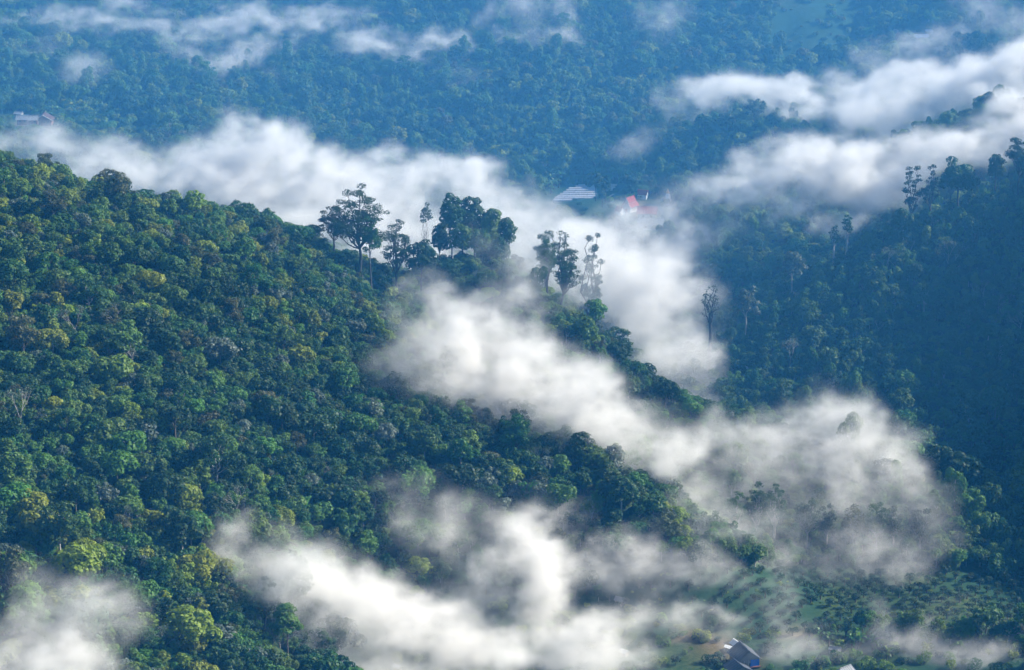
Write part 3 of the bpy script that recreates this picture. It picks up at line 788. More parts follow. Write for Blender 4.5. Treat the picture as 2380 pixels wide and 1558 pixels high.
def place_tree(name, shape, leaf, bark, loc, rz, sc, label, cat, group):
    e = bpy.data.objects.new(name, None)
    e.location = tuple(loc); e.rotation_euler = (0, 0, rz)
    e.scale = (sc, sc, sc) if np.isscalar(sc) else tuple(sc)
    e.empty_display_size = 1
    C.objects.link(e)
    tag(e, label, cat, group)
    cm, tm = part_meshes(shape, leaf, bark)
    cn, tn = ('leaves', 'stem') if shape.startswith(('banana',)) else ('crown', 'trunk')
    for nm, m in ((cn, cm), (tn, tm)):
        o = bpy.data.objects.new(nm, m)
        C.objects.link(o)
        o.parent = e
    return e


def scatter_object(name, recs, label, cat, group=None):
    """One object of kind stuff whose nodes set a tree on each of its points. recs: (x, y, z, rz, scale, shape, leaf, bark)"""
    tmpl = {}
    for r in recs:
        tmpl.setdefault(r[5:8], None)
    coll = bpy.data.collections.new(name + '_models')
    names = []
    for k in tmpl:
        o = whole_object(*k)
        coll.objects.link(o)
        names.append((o.name, k))
    order = {k: i for i, (_, k) in enumerate(sorted(names))}
    m = bpy.data.meshes.new(name)
    m.vertices.add(len(recs))
    m.vertices.foreach_set('co', np.array([r[:3] for r in recs], np.float32).ravel())
    for an, ty, vals in (('turn', 'FLOAT', [r[3] for r in recs]), ('size', 'FLOAT', [r[4] for r in recs]), ('model', 'INT', [order[r[5:8]] for r in recs])):
        a = m.attributes.new(an, ty, 'POINT')
        a.data.foreach_set('value', np.array(vals))
    nt = bpy.data.node_groups.new(name, 'GeometryNodeTree')
    nt.interface.new_socket('Geometry', in_out='INPUT', socket_type='NodeSocketGeometry')
    nt.interface.new_socket('Geometry', in_out='OUTPUT', socket_type='NodeSocketGeometry')
    n, l = nt.nodes, nt.links
    gi = n.new('NodeGroupInput'); go = n.new('NodeGroupOutput')
    ip = n.new('GeometryNodeInstanceOnPoints')
    ci = n.new('GeometryNodeCollectionInfo')
    ci.inputs['Collection'].default_value = coll
    ci.inputs['Separate Children'].default_value = True
    ci.inputs['Reset Children'].default_value = True
    def attr(nm, ty):
        a = n.new('GeometryNodeInputNamedAttribute'); a.data_type = ty; a.inputs['Name'].default_value = nm
        return a.outputs[0]
    ip.inputs['Pick Instance'].default_value = True
    cx = n.new('ShaderNodeCombineXYZ')
    l.new(attr('turn', 'FLOAT'), cx.inputs['Z'])
    e2r = n.new('FunctionNodeEulerToRotation')
    l.new(cx.outputs[0], e2r.inputs[0])
    l.new(gi.outputs[0], ip.inputs['Points']); l.new(ci.outputs[0], ip.inputs['Instance'])
    l.new(attr('model', 'INT'), ip.inputs['Instance Index'])
    l.new(e2r.outputs[0], ip.inputs['Rotation'])
    l.new(attr('size', 'FLOAT'), ip.inputs['Scale'])
    l.new(ip.outputs[0], go.inputs[0])
    o = bpy.data.objects.new(name, m)
    C.objects.link(o)
    md = o.modifiers.new('trees', 'NODES'); md.node_group = nt
    tag(o, label, cat, group, 'stuff')
    return o

# ------------------------------------------------------------------ single trees that stand out
HERO_XY = []


def hero(name, px, top, d, rpx, builder, leaf, bark, label, cat='tree', rz=0.0, group=None, room=True):
    """A tree of its own: its top at (px, top), d metres away, standing on the ground below."""
    p = unproj(px, top, d)
    if room: HERO_XY.append((p[0], p[1], rpx * d * TH / 1190))
    g_ = float(ground(p[0], p[1]))
    H = max(5.0, p[2] - g_ + 0.3)
    R = rpx * d * TH / 1190
    crown, trunk = builder(H, R)
    e = bpy.data.objects.new(name, None)
    e.location = (p[0], p[1], g_ - 0.3); e.rotation_euler = (0, 0, rz)
    C.objects.link(e)
    tag(e, label, cat, group)
    for nm, (v_, f_), m, sm in (('crown', crown, leaf, False), ('trunk', trunk, bark, True)):
        o = bpy.data.objects.new(nm, quad_mesh(nm, v_, f_, MAT[m], sm))
        C.objects.link(o); o.parent = e
    return e


def umb(seed, bare=0.5, **k):
    return lambda H, R: umbrella_tree(seed, H, R, bare, **k)


def rnd_(seed, squash=None, **k):
    return lambda H, R: round_tree(seed, R, H, (squash or min(2.6, H * 0.37 / R)), **k)


def tow(seed):
    return lambda H, R: tower_tree(seed, H, R)


hero('umbrella_tree', 832, 437, 972, 60, umb(101, 0.42, n_limb=20, flat=0.5, clump=0.165, twig=4, per=4.2, levels=(0.05, 0.97)), 'leaf_deep', 'bark_dark', 'tallest dark umbrella-crowned tree standing above the near ridge')
hero('umbrella_tree', 775, 482, 980, 36, umb(102, 0.45, n_limb=11, clump=0.20, flat=0.4), 'leaf_olive', 'bark', 'brownish tree crowding against the tallest umbrella tree')
hero('umbrella_tree', 921, 518, 985, 34, umb(103, 0.30, n_limb=14, flat=0.6, clump=0.20, levels=(0.4, 1.0)), 'leaf_deep', 'bark_dark', 'small airy umbrella tree alone on the ridge against white fog')
hero('broadleaf_tree', 978, 556, 984, 42, rnd_(104, lobes_n=30, lobe=(0.2, 0.34)), 'leaf_deep', 'bark_dark', 'wide blackish tree on the crest next to the airy umbrella tree')
hero('broadleaf_tree', 862, 500, 968, 24, rnd_(105, lobes_n=18), 'leaf_dark', 'bark', 'dense green tree at the foot of the tallest umbrella tree')
CREST = [(1050, 450, 1008, 24, 'first pointed tree of the misty clump on the crest'), (1098, 452, 1014, 30, 'second and widest pointed tree of the misty clump on the crest'),
         (1142, 478, 1010, 26, 'third tree of the misty crest clump, leaning into the fog'), (1176, 500, 1010, 18, 'last slim tree of the misty clump on the crest'), (1024, 515, 1004, 20, 'dark tree in front of the misty crest clump'),
         (1075, 520, 1002, 24, 'lower rounded tree inside the misty crest clump'), (1118, 535, 1002, 24, 'lowest rounded tree inside the misty crest clump'), (1160, 555, 1002, 22, 'rounded tree at the foggy edge of the crest clump')]
for k_, (a_, t_, d_, r_, lb_) in enumerate(CREST):
    hero('broadleaf_tree', a_, t_, d_, r_, rnd_(110 + k_, lobes_n=80, lobe=(0.30, 0.50)), ('leaf_dark', 'leaf_deep', 'leaf_mid')[k_ % 3], 'bark_dark', lb_, room=False)
hero('broadleaf_tree', 990, 470, 1040, 14, rnd_(117), 'leaf_deep', 'bark', 'small round tree standing in white fog beside the crest clump')
hero('umbrella_tree', 1273, 562, 986, 24, umb(120, 0.45, n_limb=13, clump=0.24, flat=0.65), 'leaf_dark', 'bark_dark', 'umbrella tree next to the crooked tree on the misty crest')
hero('umbrella_tree', 1268, 533, 1006, 28, umb(121, 0.45, n_limb=12, clump=0.24, flat=0.6), 'leaf_grey', 'bark', 'pale misty tree behind the crooked tree')
hero('crooked_tree', 1300, 570, 976, 32, umb(122, 0.36, n_limb=13, clump=0.2, flat=0.6, lean=0.25, levels=(0.1, 1.0), twig=4, per=4.0), 'leaf_deep', 'bark_dark', 'crooked thin-leaved tree with dark bent limbs on the misty crest')
hero('umbrella_tree', 1312, 541, 1004, 26, umb(123, 0.45, n_limb=13, clump=0.2, flat=0.6, twig=4, per=4.0), 'leaf_grey', 'bark', 'faint fog-wrapped tree rising over the crooked tree')
hero('umbrella_tree', 1378, 548, 1040, 26, umb(124, 0.25, n_limb=14, clump=0.28, flat=0.7, levels=(0.0, 1.0)), 'leaf_grey', 'bark', 'fog-faded tree on the slope beyond the crooked tree')
hero('broadleaf_tree', 1248, 620, 976, 18, tow(125), 'leaf_dark', 'bark', 'creeper-hung stump tree below the crooked tree')
hero('broadleaf_tree', 1440, 800, 958, 30, rnd_(126, lobes_n=24), 'leaf_deep', 'bark_dark', 'dark tree halfway down the crest beyond the gully')
hero('broadleaf_tree', 1385, 690, 972, 24, rnd_(127, lobes_n=22), 'leaf_mid', 'bark', 'bright green tree hooked over the crest beyond the gully')
hero('broadleaf_tree', 1548, 878, 940, 36, rnd_(128, lobes_n=34, lobe=(0.18, 0.3)), 'leaf_deep', 'bark_dark', 'blackish tree at the very tip of the crest beyond the gully')
hero('umbrella_tree', 1651, 664, 1030, 26, umb(130, 0.66, n_limb=11, clump=0.15, flat=0.7, twig=4, per=2.4, levels=(0.15, 1.0)), 'leaf_grey', 'bark_dark', 'slender nearly leafless tree alone in fog at the end of the shaded hill')
hero('broadleaf_tree', 1735, 662, 1042, 32, rnd_(131, lobes_n=34, lobe=(0.16, 0.28)), 'leaf_grey', 'bark_pale', 'silvery tree at the lower end of the shaded ridge')
hero('broadleaf_tree', 1845, 572, 1062, 34, rnd_(132, lobes_n=34, lobe=(0.16, 0.28)), 'leaf_grey', 'bark_pale', 'silvery tree halfway up the shaded ridge')
hero('slender_tree', 1971, 498, 1072, 11, umb(133, 0.62, n_limb=7, clump=0.42, flat=0.5), 'leaf_deep', 'bark_pale', 'slender tufted tree sticking up from the shaded ridge')
hero('slender_tree', 1940, 528, 1070, 10, umb(134, 0.66, n_limb=6, clump=0.42, flat=0.55), 'leaf_deep', 'bark_pale', 'shorter slender tree beside the tufted one on the shaded ridge')
hero('umbrella_tree', 2125, 392, 1082, 26, umb(135, 0.30, n_limb=11, clump=0.22, flat=0.5, levels=(0.4, 1.0)), 'leaf_deep', 'bark', 'airy fan-shaped tree on the shaded ridge with fog behind')
hero('umbrella_tree', 2166, 388, 1084, 18, umb(136, 0.35, n_limb=9, clump=0.26, flat=0.6), 'leaf_deep', 'bark', 'narrower airy tree beside the fan-shaped one on the shaded ridge')
hero('broadleaf_tree', 2232, 372, 1080, 54, rnd_(137, lobes_n=46, lobe=(0.16, 0.28)), 'leaf_deep', 'bark_dark', 'massive dark tree dominating the shaded ridge')
hero('slender_tree', 2318, 352, 1082, 22, lambda H, R: round_tree(138, R, H, 1.9, 36, (0.28, 0.46)), 'leaf_deep', 'bark_dark', 'tall pointed tree on the shaded ridge past the massive one')
hero('umbrella_tree', 2372, 330, 1078, 34, umb(139, 0.5, n_limb=11, clump=0.26, flat=0.4), 'leaf_deep', 'bark_dark', 'flat-topped tree cut by the frame on the shaded ridge')
hero('gnarled_tree', 605, 1338, 786, 30, umb(140, 0.34, n_limb=13, clump=0.22, flat=0.45, lean=0.3, levels=(0.15, 1.0)), 'leaf_deep', 'bark_dark', 'gnarled blackish tree leaning into fog at the slope foot')
hero('broadleaf_tree', 665, 1398, 778, 46, rnd_(141, lobes_n=34, lobe=(0.2, 0.32)), 'leaf_mid', 'bark', 'big green tree bulging into the fog below the gnarled tree')
hero('broadleaf_tree', 1050, 800, 916, 34, rnd_(142, lobes_n=30, lobe=(0.2, 0.3)), 'leaf_dark', 'bark', 'domed tree half drowned in the gully fog')
hero('broadleaf_tree', 745, 1200, 838, 36, rnd_(143, lobes_n=26), 'leaf_mid', 'bark', 'fresh green tree isolated between two arms of valley fog')
hero('creeper_covered_tree', 1100, 1280, 842, 18, tow(144), 'leaf_dark', 'bark', 'dark creeper-hung tree glimpsed through the valley fog')
hero('broadleaf_tree', 935, 1315, 842, 22, rnd_(145), 'leaf_deep', 'bark', 'dark lump of a tree floating in the valley fog')
ROW = [(1712, 1142, 20, 'leaf_mid'), (1760, 1126, 26, 'leaf_dark'), (1802, 1132, 24, 'leaf_dark'), (1878, 1160, 30, 'leaf_grey'), (1925, 1178, 22, 'leaf_grey'), (1985, 1182, 26, 'leaf_olive'), (2040, 1176, 30, 'leaf_dark'), (2078, 1184, 24, 'leaf_deep'), (2142, 1186, 28, 'leaf_deep')]
ORD = ['first', 'second', 'third', 'fourth', 'fifth', 'sixth', 'seventh', 'eighth', 'ninth', 'tenth', 'eleventh', 'twelfth']
for k_, (a_, t_, r_, lf_) in enumerate(ROW):
    hero('tall_tree', a_, t_, 893 + (k_ * 37 % 5), r_, umb(150 + k_, 0.42, n_limb=12, clump=0.26, flat=0.7, levels=(0.2, 1.0)), lf_, 'bark_pale', 'tall bare-stemmed tree above the orchard, %s from the fog side' % ORD[k_], group='tall trees in a row above the orchard')
TOW = [(2222, 1102, 914, 20), (2180, 1150, 906, 16), (2262, 1150, 908, 20), (2305, 1128, 912, 18), (2292, 1200, 896, 22), (2338, 1230, 892, 20), (2250, 1230, 892, 18), (2365, 1180, 905, 20), (2210, 1290, 884, 20), (2330, 1320, 876, 22)]
for k_, (a_, t_, d_, r_) in enumerate(TOW):
    hero('creeper_covered_tree', a_, t_, d_, r_, tow(170 + k_), 'leaf_dark' if k_ % 2 else 'leaf_mid', 'bark_pale', 'creeper-smothered tree at the orchard end, %s from the top' % ORD[k_], group='creeper-smothered trees at the orchard end')
for k_, (a_, t_, d_, r_) in enumerate([(1845, 1048, 934, 24), (1925, 1070, 930, 26), (1560, 1018, 905, 40), (1735, 950, 962, 36), (1690, 985, 958, 30)]):
    hero('broadleaf_tree', a_, t_, d_, r_, rnd_(185 + k_, lobes_n=28, lobe=(0.2, 0.32)), ('leaf_mid', 'leaf_dark', 'leaf_dark', 'leaf_mid', 'leaf_grey')[k_], 'bark',
         ('round tree poking out of the grey fog below the shaded hill', 'lower round tree in the grey fog below the shaded hill', 'round tree at the seam of gully fog and grey fog', 'dark tree mound at the valley mouth under the shaded hill', 'sparkling pale tree at the valley mouth')[k_])
for k_, (a_, t_, d_, r_) in enumerate([(1638, 262, 1276, 22), (1690, 262, 1278, 26), (1755, 232, 1282, 24), (1800, 262, 1276, 24), (1560, 310, 1272, 20)]):
    hero('broadleaf_tree', a_, t_, d_, r_, rnd_(195 + k_, lobes_n=26, lobe=(0.2, 0.32)), 'leaf_deep', 'bark_dark', 'dark treetop on the knoll below the level fog band, %s along it' % ORD[k_], group='treetops on the knoll')
for k_, (a_, t_, d_, r_) in enumerate([(2232, 78, 1380, 34), (2268, 74, 1382, 36), (2292, 92, 1376, 26), (2200, 110, 1372, 28), (2110, 140, 1366, 20)]):
    hero('broadleaf_tree', a_, t_, d_, r_, rnd_(205 + k_, lobes_n=30, lobe=(0.2, 0.32)), 'leaf_deep', 'bark_dark', 'dark dense tree near the far farm roof, %s from the tallest' % ORD[k_], group='dark grove by the far farm')
for k_, (a_, t_, d_, r_) in enumerate([(1385, 398, 1240, 18), (1408, 408, 1236, 12), (1400, 436, 1232, 10)]):
    hero('broadleaf_tree', a_, t_, d_, r_, rnd_(215 + k_, lobes_n=22), 'leaf_deep', 'bark_dark', ('tall dark tree standing in the middle of the poly tunnels', 'lower dark tree touching the tall one among the poly tunnels', 'small dark tree at the tunnel corner')[k_])

# palms and the big banana
hero('banana_plant', 1966, 1440, 830, 22, lambda H, R: banana_plant(220, H * 0.55, H * 0.62, 11), 'leaf_banana', 'bark', 'big banana plant with long pale leaves below the orchard', 'banana plant')
hero('palm_tree', 2226, 1524, 822, 20, lambda H, R: palm_tree(221, H * 0.75, R * 1.0, 15), 'leaf_banana', 'bark', 'glinting palm at the bottom edge by the mist', 'palm')
hero('palm_tree', 1130, 1336, 840, 20, lambda H, R: palm_tree(222, H * 0.8, R, 16), 'leaf_dark', 'bark', 'palm drooping out of the valley fog', 'palm')


# ------------------------------------------------------------------ the forest
def in_poly(px, py, poly):
    px = np.asarray(px); py = np.asarray(py)
    c = np.zeros(px.shape, bool)
    j = len(poly) - 1
    for i in range(len(poly)):
        xi, yi = poly[i]; xj, yj = poly[j]
        c ^= ((yi > py) != (yj > py)) & (px < (xj - xi) * (py - yi) / (yj - yi + 1e-9) + xi)
        j = i
    return c


ORCHARD = [(1370, 1335), (1600, 1318), (1900, 1318), (2200, 1325), (2450, 1330), (2450, 1490), (2250, 1480), (2050, 1470), (1900, 1490), (1780, 1475), (1640, 1440), (1400, 1400)]
VILLAGE = [(800, 1420), (1100, 1380), (1400, 1400), (1640, 1440), (1780, 1475), (1900, 1490), (2250, 1500), (2450, 1500), (2450, 1750), (820, 1750)]
MEADOW = [(1790, 25), (1850, -30), (2000, -40), (2060, 20), (2000, 70), (1990, 110), (1900, 120), (1830, 150), (1780, 100)]
FARMYARD = [(-20, 266), (120, 262), (140, 300), (130, 335), (-20, 340)]
SCRUB = [(100, 240), (260, 245), (360, 310), (330, 370), (200, 350), (120, 310)]
GLASS = [(1270, 428), (1460, 428), (1450, 470), (1440, 525), (1240, 525), (1240, 475)]
TEMPLE = [(1415, 455), (1560, 455), (1600, 520), (1560, 560), (1400, 545)]
HAMLET = [(2060, 70), (2190, 70), (2200, 108), (2050, 108)]
BANANAS = [(2060, 1000), (2250, 930), (2420, 960), (2420, 1180), (2250, 1180), (2080, 1100)]

# darts: the big crowns first, then ever smaller ones into the gaps
M = 330000
dx_ = rng.uniform(-380, 380, M); dy_ = rng.uniform(600, 1640, M)
dr_ = np.concatenate([rng.uniform(0.68, 1.0, M // 70), rng.uniform(0.42, 0.68, M // 6), rng.uniform(0.24, 0.44, M - M // 70 - M // 6)])
qx, qy, qd = project(np.stack([dx_, dy_, ground(dx_, dy_)], 1))
dr_ = dr_ * np.where(qx < 1700, np.clip(1.42 - (qd - 760) / 160 * 0.36, 1.02, 1.42), np.where(qd < 960, 1.2, 1.0))   # taller growth at the foot of the near slope
okd = (qx > -330) & (qx < 2710) & (qy > -260) & (qy < 1800)
grid_ = {}
acc = []
for i in np.flatnonzero(okd):
    x, y, r = dx_[i], dy_[i], dr_[i] * 3.1
    gx_, gy_ = int(x // 5.0), int(y // 5.0)
    bad = False
    for a_ in (gx_ - 1, gx_, gx_ + 1):
        for b_2 in (gy_ - 1, gy_, gy_ + 1):
            for (x2, y2, r2) in grid_.get((a_, b_2), ()):
                if (x - x2) ** 2 + (y - y2) ** 2 < (0.50 * (r + r2)) ** 2:
                    bad = True; break
            if bad: break
        if bad: break
    if not bad:
        grid_.setdefault((gx_, gy_), []).append((x, y, r)); acc.append(i)
sx_, sy_, ss_ = dx_[acc], dy_[acc], dr_[acc]
sz_ = ground(sx_, sy_)
PX, PY, PD = project(np.stack([sx_, sy_, sz_], 1))
keep = (PX > -330) & (PX < 2710) & (PY > -260) & (PY < 1800)
clear = np.zeros(keep.shape, bool)
for poly in (ORCHARD, VILLAGE, MEADOW, FARMYARD, GLASS, TEMPLE, HAMLET):
    clear |= in_poly(PX, PY, poly)
clear &= ~((PD < 800) & (PX < 820))
SCR = in_poly(PX, PY, SCRUB) & (PD > 1200)
BAN = in_poly(PX, PY, BANANAS) & (PD > 900) & (PD < 1010)
keep &= ~clear & ~SCR
for hx_, hy_, hr_ in HERO_XY:
    d2 = (sx_ - hx_) ** 2 + (sy_ - hy_) ** 2
    keep &= ~((d2 < (0.55 * hr_ + 1.5) ** 2) & (ss_ > 0.36))
    keep &= ~((np.abs(sx_ - hx_) < hr_ * 0.7) & (hy_ - sy_ > 0) & (hy_ - sy_ < 12) & (ss_ > 0.55))
    ss_ = np.where((np.abs(sx_ - hx_) < hr_ * 1.3) & (np.abs(hy_ - sy_) < 22), np.minimum(ss_, 0.62), ss_)
sel = np.where(keep)[0]
sx_, sy_, sz_, ss_, PX, PY, PD, BAN = sx_[sel], sy_[sel], sz_[sel], ss_[sel], PX[sel], PY[sel], PD[sel], BAN[sel]
N = len(sel)
big = fbm(sx_ / 55, sy_ / 55, sx_ * 0 + 1.5, 3) * 0.6 + fbm(sx_ / 130, sy_ / 130, sx_ * 0 + 6.5, 2) * 0.4
fine = fbm(sx_ / 14, sy_ / 14, sx_ * 0 + 8.5, 2)
rnd = rng.random((N, 6))
LEFT = (PX < 1660) & (PD < 1045)
RIGHT = (PX > 1600) & (PD > 940) & (PD < 1118)
trees = []
for i in range(N):
    r = rnd[i]
    sc = ss_[i]
    t = big[i] * 0.6 + fine[i] * 0.25 + r[1] * 0.35          # 0.35 .. 0.9
    if LEFT[i]:
        if r[2] < 0.055: sh, lf = ('bamboo0', 'bamboo1')[r[3] < .5], 'leaf_bamboo'
        elif r[2] < 0.085: sh, lf = ('open0', 'open1')[r[3] < .5], ('leaf_dark', 'leaf_olive')[r[4] < .4]
        elif r[2] < 0.092: sh, lf = ('bare0', 'bare1')[r[3] < .5], 'leaf_grey'
        else:
            sh = ('round0', 'round1', 'round2', 'round3', 'round4', 'round5', 'fine0', 'fine1')[int(r[3] * 8)]
            lf = 'leaf_deep' if t < .53 else 'leaf_dark' if t < .615 else 'leaf_mid' if t < .73 else 'leaf_yellow'
            if r[4] < .055: lf = 'leaf_grey'
            elif r[4] < .08: lf = 'leaf_olive'
    elif RIGHT[i]:
        if BAN[i] and r[2] < 0.75: sh, lf = ('shrub0', 'shrub1')[r[3] < .5], 'leaf_mid'
        elif r[2] < 0.22: sh, lf = ('tower0', 'tower1', 'tower2')[int(r[3] * 3)], ('leaf_dark', 'leaf_mid')[r[4] < .5]
        elif r[2] < 0.34: sh, lf = ('open0', 'open1')[r[3] < .5], 'leaf_dark'
        elif r[2] < 0.38: sh, lf = ('bare0', 'bare1')[r[3] < .5], 'leaf_grey'
        else:
            sh = ('round0', 'round2', 'round3', 'round5', 'fine0', 'fine1')[int(r[3] * 6)]
            lf = 'leaf_deep' if t < .55 else 'leaf_dark' if t < .68 else 'leaf_mid'
        if BAN[i]: sc *= 1.5
    else:
        if r[2] < 0.20: sh, lf = ('tower0', 'tower1', 'tower2')[int(r[3] * 3)], ('leaf_dark', 'leaf_mid')[r[4] < .6]
        elif r[2] < 0.24: sh, lf = ('open0', 'open1')[r[3] < .5], 'leaf_mid'
        elif r[2] < 0.27: sh, lf = ('bamboo0', 'bamboo1')[r[3] < .5], 'leaf_bamboo'
        else:
            sh = ('round0', 'round1', 'round2', 'round3', 'round4', 'round5', 'fine0', 'fine1')[int(r[3] * 8)]
            lf = 'leaf_deep' if t < .48 else 'leaf_dark' if t < .60 else 'leaf_mid' if t < .74 else 'leaf_yellow'
            if r[4] < .08: lf = 'leaf_olive'
    bk = 'bark_pale' if r[5] < .35 or sh.startswith('bare') else 'bark'
    trees.append((sx_[i], sy_[i], sz_[i] - 0.15 - (0.9 * sc if sh[:2] in ('ro', 'fi') else 0), r[5] * 6.283 * 3, sc, sh, lf, bk))

# soil and grass on the open ground (carried by the terrain mesh)
tv = np.stack([OX, OY, OZ], -1).reshape(-1, 3)
infront = tv[:, 1] > 300
tpx, tpy, tpd = project(np.where(infront[:, None], tv, [0, 900, 0]))
cover = np.zeros(len(tv)); soil = np.zeros(len(tv))
for poly, dr in ((ORCHARD, (780, 920)), (VILLAGE, (700, 900)), (MEADOW, (1300, 1500)), (FARMYARD, (1200, 1350)), (SCRUB, (1200, 1350)), (GLASS, (1150, 1300)), (TEMPLE, (1150, 1280)), (HAMLET, (1300, 1450))):
    cover[in_poly(tpx, tpy, poly) & (tpd > dr[0]) & (tpd < dr[1]) & infront] = 1.0
cn = fbm(tv[:, 0] / 25, tv[:, 1] / 25, tv[:, 0] * 0 + 4.4, 4)
cover *= np.clip((cn - 0.30) / 0.22, 0, 1)
for (px_, py_, rx_, ry_) in ((1660, 1510, 60, 40), (1720, 1540, 70, 30), (1250, 1420, 50, 20), (1600, 1480, 60, 20), (1850, 1475, 60, 14), (1480, 480, 40, 14), (80, 290, 50, 12), (2130, 92, 50, 10), (1500, 500, 60, 16)):
    e = ((tpx - px_) / rx_) ** 2 + ((tpy - py_) / ry_) ** 2
    soil = np.maximum(soil, np.where(infront & (tpd < 1450), np.clip(1.1 - e, 0, 1), 0))
soil *= np.clip((cn - 0.25) / 0.3, 0, 1) * 0.8
for nm, val in (('cover', cover), ('soil', soil)):
    at = me.attributes.new(nm, 'FLOAT', 'POINT')
    at.data.foreach_set('value', val.astype(np.float32))

# what shows of each tree: paint the crowns front to back into a small depth picture
DIMS = {}
for k, ((cv, cf), (tv_, tf)) in SHAPES.items():
    DIMS[k] = (np.percentile(np.hypot(cv[:, 0], cv[:, 1]), 92), np.percentile(cv[:, 2], 8), cv[:, 2].max())
BW, BH, BS = 595, 390, 4.0
bpx, bpy_ = np.meshgrid((np.arange(BW // 2) + .5) * 8, (np.arange(BH // 2) + .5) * 8)
uu = (bpx - 1190) / 1190 * TH; vv = (779 - bpy_) / 1190 * TH
dd = np.stack([uu, math.cos(PITCH) + vv * math.sin(PITCH), -math.sin(PITCH) + vv * math.cos(PITCH)], -1)
dd /= np.linalg.norm(dd, axis=-1, keepdims=True)
land = np.full(bpx.shape, 1e9); todo = np.ones(bpx.shape, bool)
for t in np.arange(640, 1700, 3.0):
    q = dd * t
    hit = todo & (q[..., 2] + CAM_Z < ground(q[..., 0], q[..., 1]) - 0.5)
    land[hit] = t; todo &= ~hit
land = np.repeat(np.repeat(land, 2, 0), 2, 1)
land = np.pad(land, ((0, BH - land.shape[0]), (0, BW - land.shape[1])), mode='edge')


def visible_pixels(recs):
    P3 = np.array([r[:3] for r in recs]); sc = np.array([r[4] for r in recs])
    R = np.array([DIMS[r[5]][0] for r in recs]) * sc; z0 = np.array([DIMS[r[5]][1] for r in recs]) * sc; z1 = np.array([DIMS[r[5]][2] for r in recs]) * sc
    mid = P3 + np.stack([0 * R, 0 * R, (z0 + z1) / 2], 1)
    x, y, d = project(mid)
    mp = d * TH / 1190
    rx = R / mp / BS; ry = (z1 - z0) * 0.55 / mp / BS + 0.2 * rx
    tau = fog_depth(P3 + np.stack([0 * R, 0 * R, z1 * 0.85], 1))
    own = np.full((BH, BW), -1, int)
    for i in np.argsort(d):
        cx, cy_ = x[i] / BS, y[i] / BS
        x0, x1, y0, y1 = int(max(0, cx - rx[i])), int(min(BW, cx + rx[i] + 1)), int(max(0, cy_ - ry[i])), int(min(BH, cy_ + ry[i] + 1))
        if x1 <= x0 or y1 <= y0: continue
        gx_, gy_ = np.meshgrid(np.arange(x0, x1) + .5, np.arange(y0, y1) + .5)
        m = (((gx_ - cx) / rx[i]) ** 2 + ((gy_ - cy_) / ry[i]) ** 2 < 1) & (own[y0:y1, x0:x1] < 0) & (land[y0:y1, x0:x1] > d[i] - 6)
        own[y0:y1, x0:x1][m] = i
    cnt = np.bincount(own[own >= 0], minlength=len(recs)).astype(float)
    return cnt, np.exp(-tau), x, y, d


vis, trans_, tx_, ty_, td_ = visible_pixels(trees)
KIND = {'round': 'broadleaf_tree', 'fine': 'fine_leaved_tree', 'tower': 'creeper_covered_tree', 'open': 'spreading_tree', 'bamboo': 'bamboo_clump', 'bare': 'bare_tree', 'shrub': 'shrub', 'banana': 'banana_plant'}
WORDS = {'broadleaf_tree': ('round-crowned tree', 'tree'), 'fine_leaved_tree': ('many-clumped tree', 'tree'), 'creeper_covered_tree': ('creeper-hung tree', 'tree'),
         'spreading_tree': ('spreading tree', 'tree'), 'bamboo_clump': ('bamboo clump', 'bamboo'), 'bare_tree': ('bare-branched tree', 'tree'), 'shrub': ('shrub', 'shrub'), 'banana_plant': ('banana plant', 'banana plant')}
HUE = {'leaf_deep': 'blackish green', 'leaf_dark': 'dark green', 'leaf_mid': 'fresh green', 'leaf_yellow': 'yellow-green', 'leaf_grey': 'silvery', 'leaf_olive': 'brownish', 'leaf_bamboo': 'feathery', 'leaf_banana': 'broad-leaved'}


def where_words(x, y, d):
    if x < 1660 and d < 1045:
        if x > 860 and d > 900 and y > 640 and x < 1560: return 'in the foggy gully of the near hillside'
        if d > 930: return 'near the near hillside ridge' if x < 900 else 'on the misty crest beyond the gully'
        if x > 880 and d < 900: return 'on the low spur under the gully fog'
        if d > 860: return 'high on the near hillside'
        if d > 810: return 'halfway down the near hillside'
        return 'at the foot of the near hillside'
    if x > 1600 and 940 < d < 1118: return 'on the blue shaded hill'
    if d < 940: return 'by the fog above the orchard'
    if x > 1980 and d < 1260: return 'on the ridge behind the shaded hill'
    if x > 1450 and d < 1300: return 'on the knoll beyond the temple valley'
    return 'on the hazy far hillside'


score = vis * trans_
LIMIT = {'broadleaf_tree': 300, 'fine_leaved_tree': 260, 'creeper_covered_tree': 160, 'spreading_tree': 120, 'bamboo_clump': 110, 'bare_tree': 60, 'shrub': 0}
cnt_k = {}
mass = {}
chosen = np.zeros(len(trees), bool)
for i in np.argsort(-score):
    k = KIND[trees[i][5].rstrip('0123456789')]
    if score[i] >= 3 and cnt_k.get(k, 0) < LIMIT.get(k, 0):
        cnt_k[k] = cnt_k.get(k, 0) + 1
        chosen[i] = True
for i, t in enumerate(trees):
    k = KIND[t[5].rstrip('0123456789')]
    w = where_words(tx_[i], ty_[i], td_[i])
    if chosen[i]:
        size = 'large' if t[4] > 0.78 else 'small' if t[4] < 0.5 else 'middling'
        place_tree(k, t[5], t[6], t[7], t[:3], t[3], t[4], ' '.join((size, HUE[t[6]], WORDS[k][0], w)), WORDS[k][1], WORDS[k][0] + ' ' + w)
    else:
        z = 'near' if 'near' in w or 'spur' in w or 'crest' in w else 'shade' if 'shaded' in w and 'behind' not in w else 'far' if 'far' in w else 'mid'
        mass.setdefault(z, []).append(t)
print('individual trees', cnt_k, 'mass', {k: len(v_) for k, v_ in mass.items()})
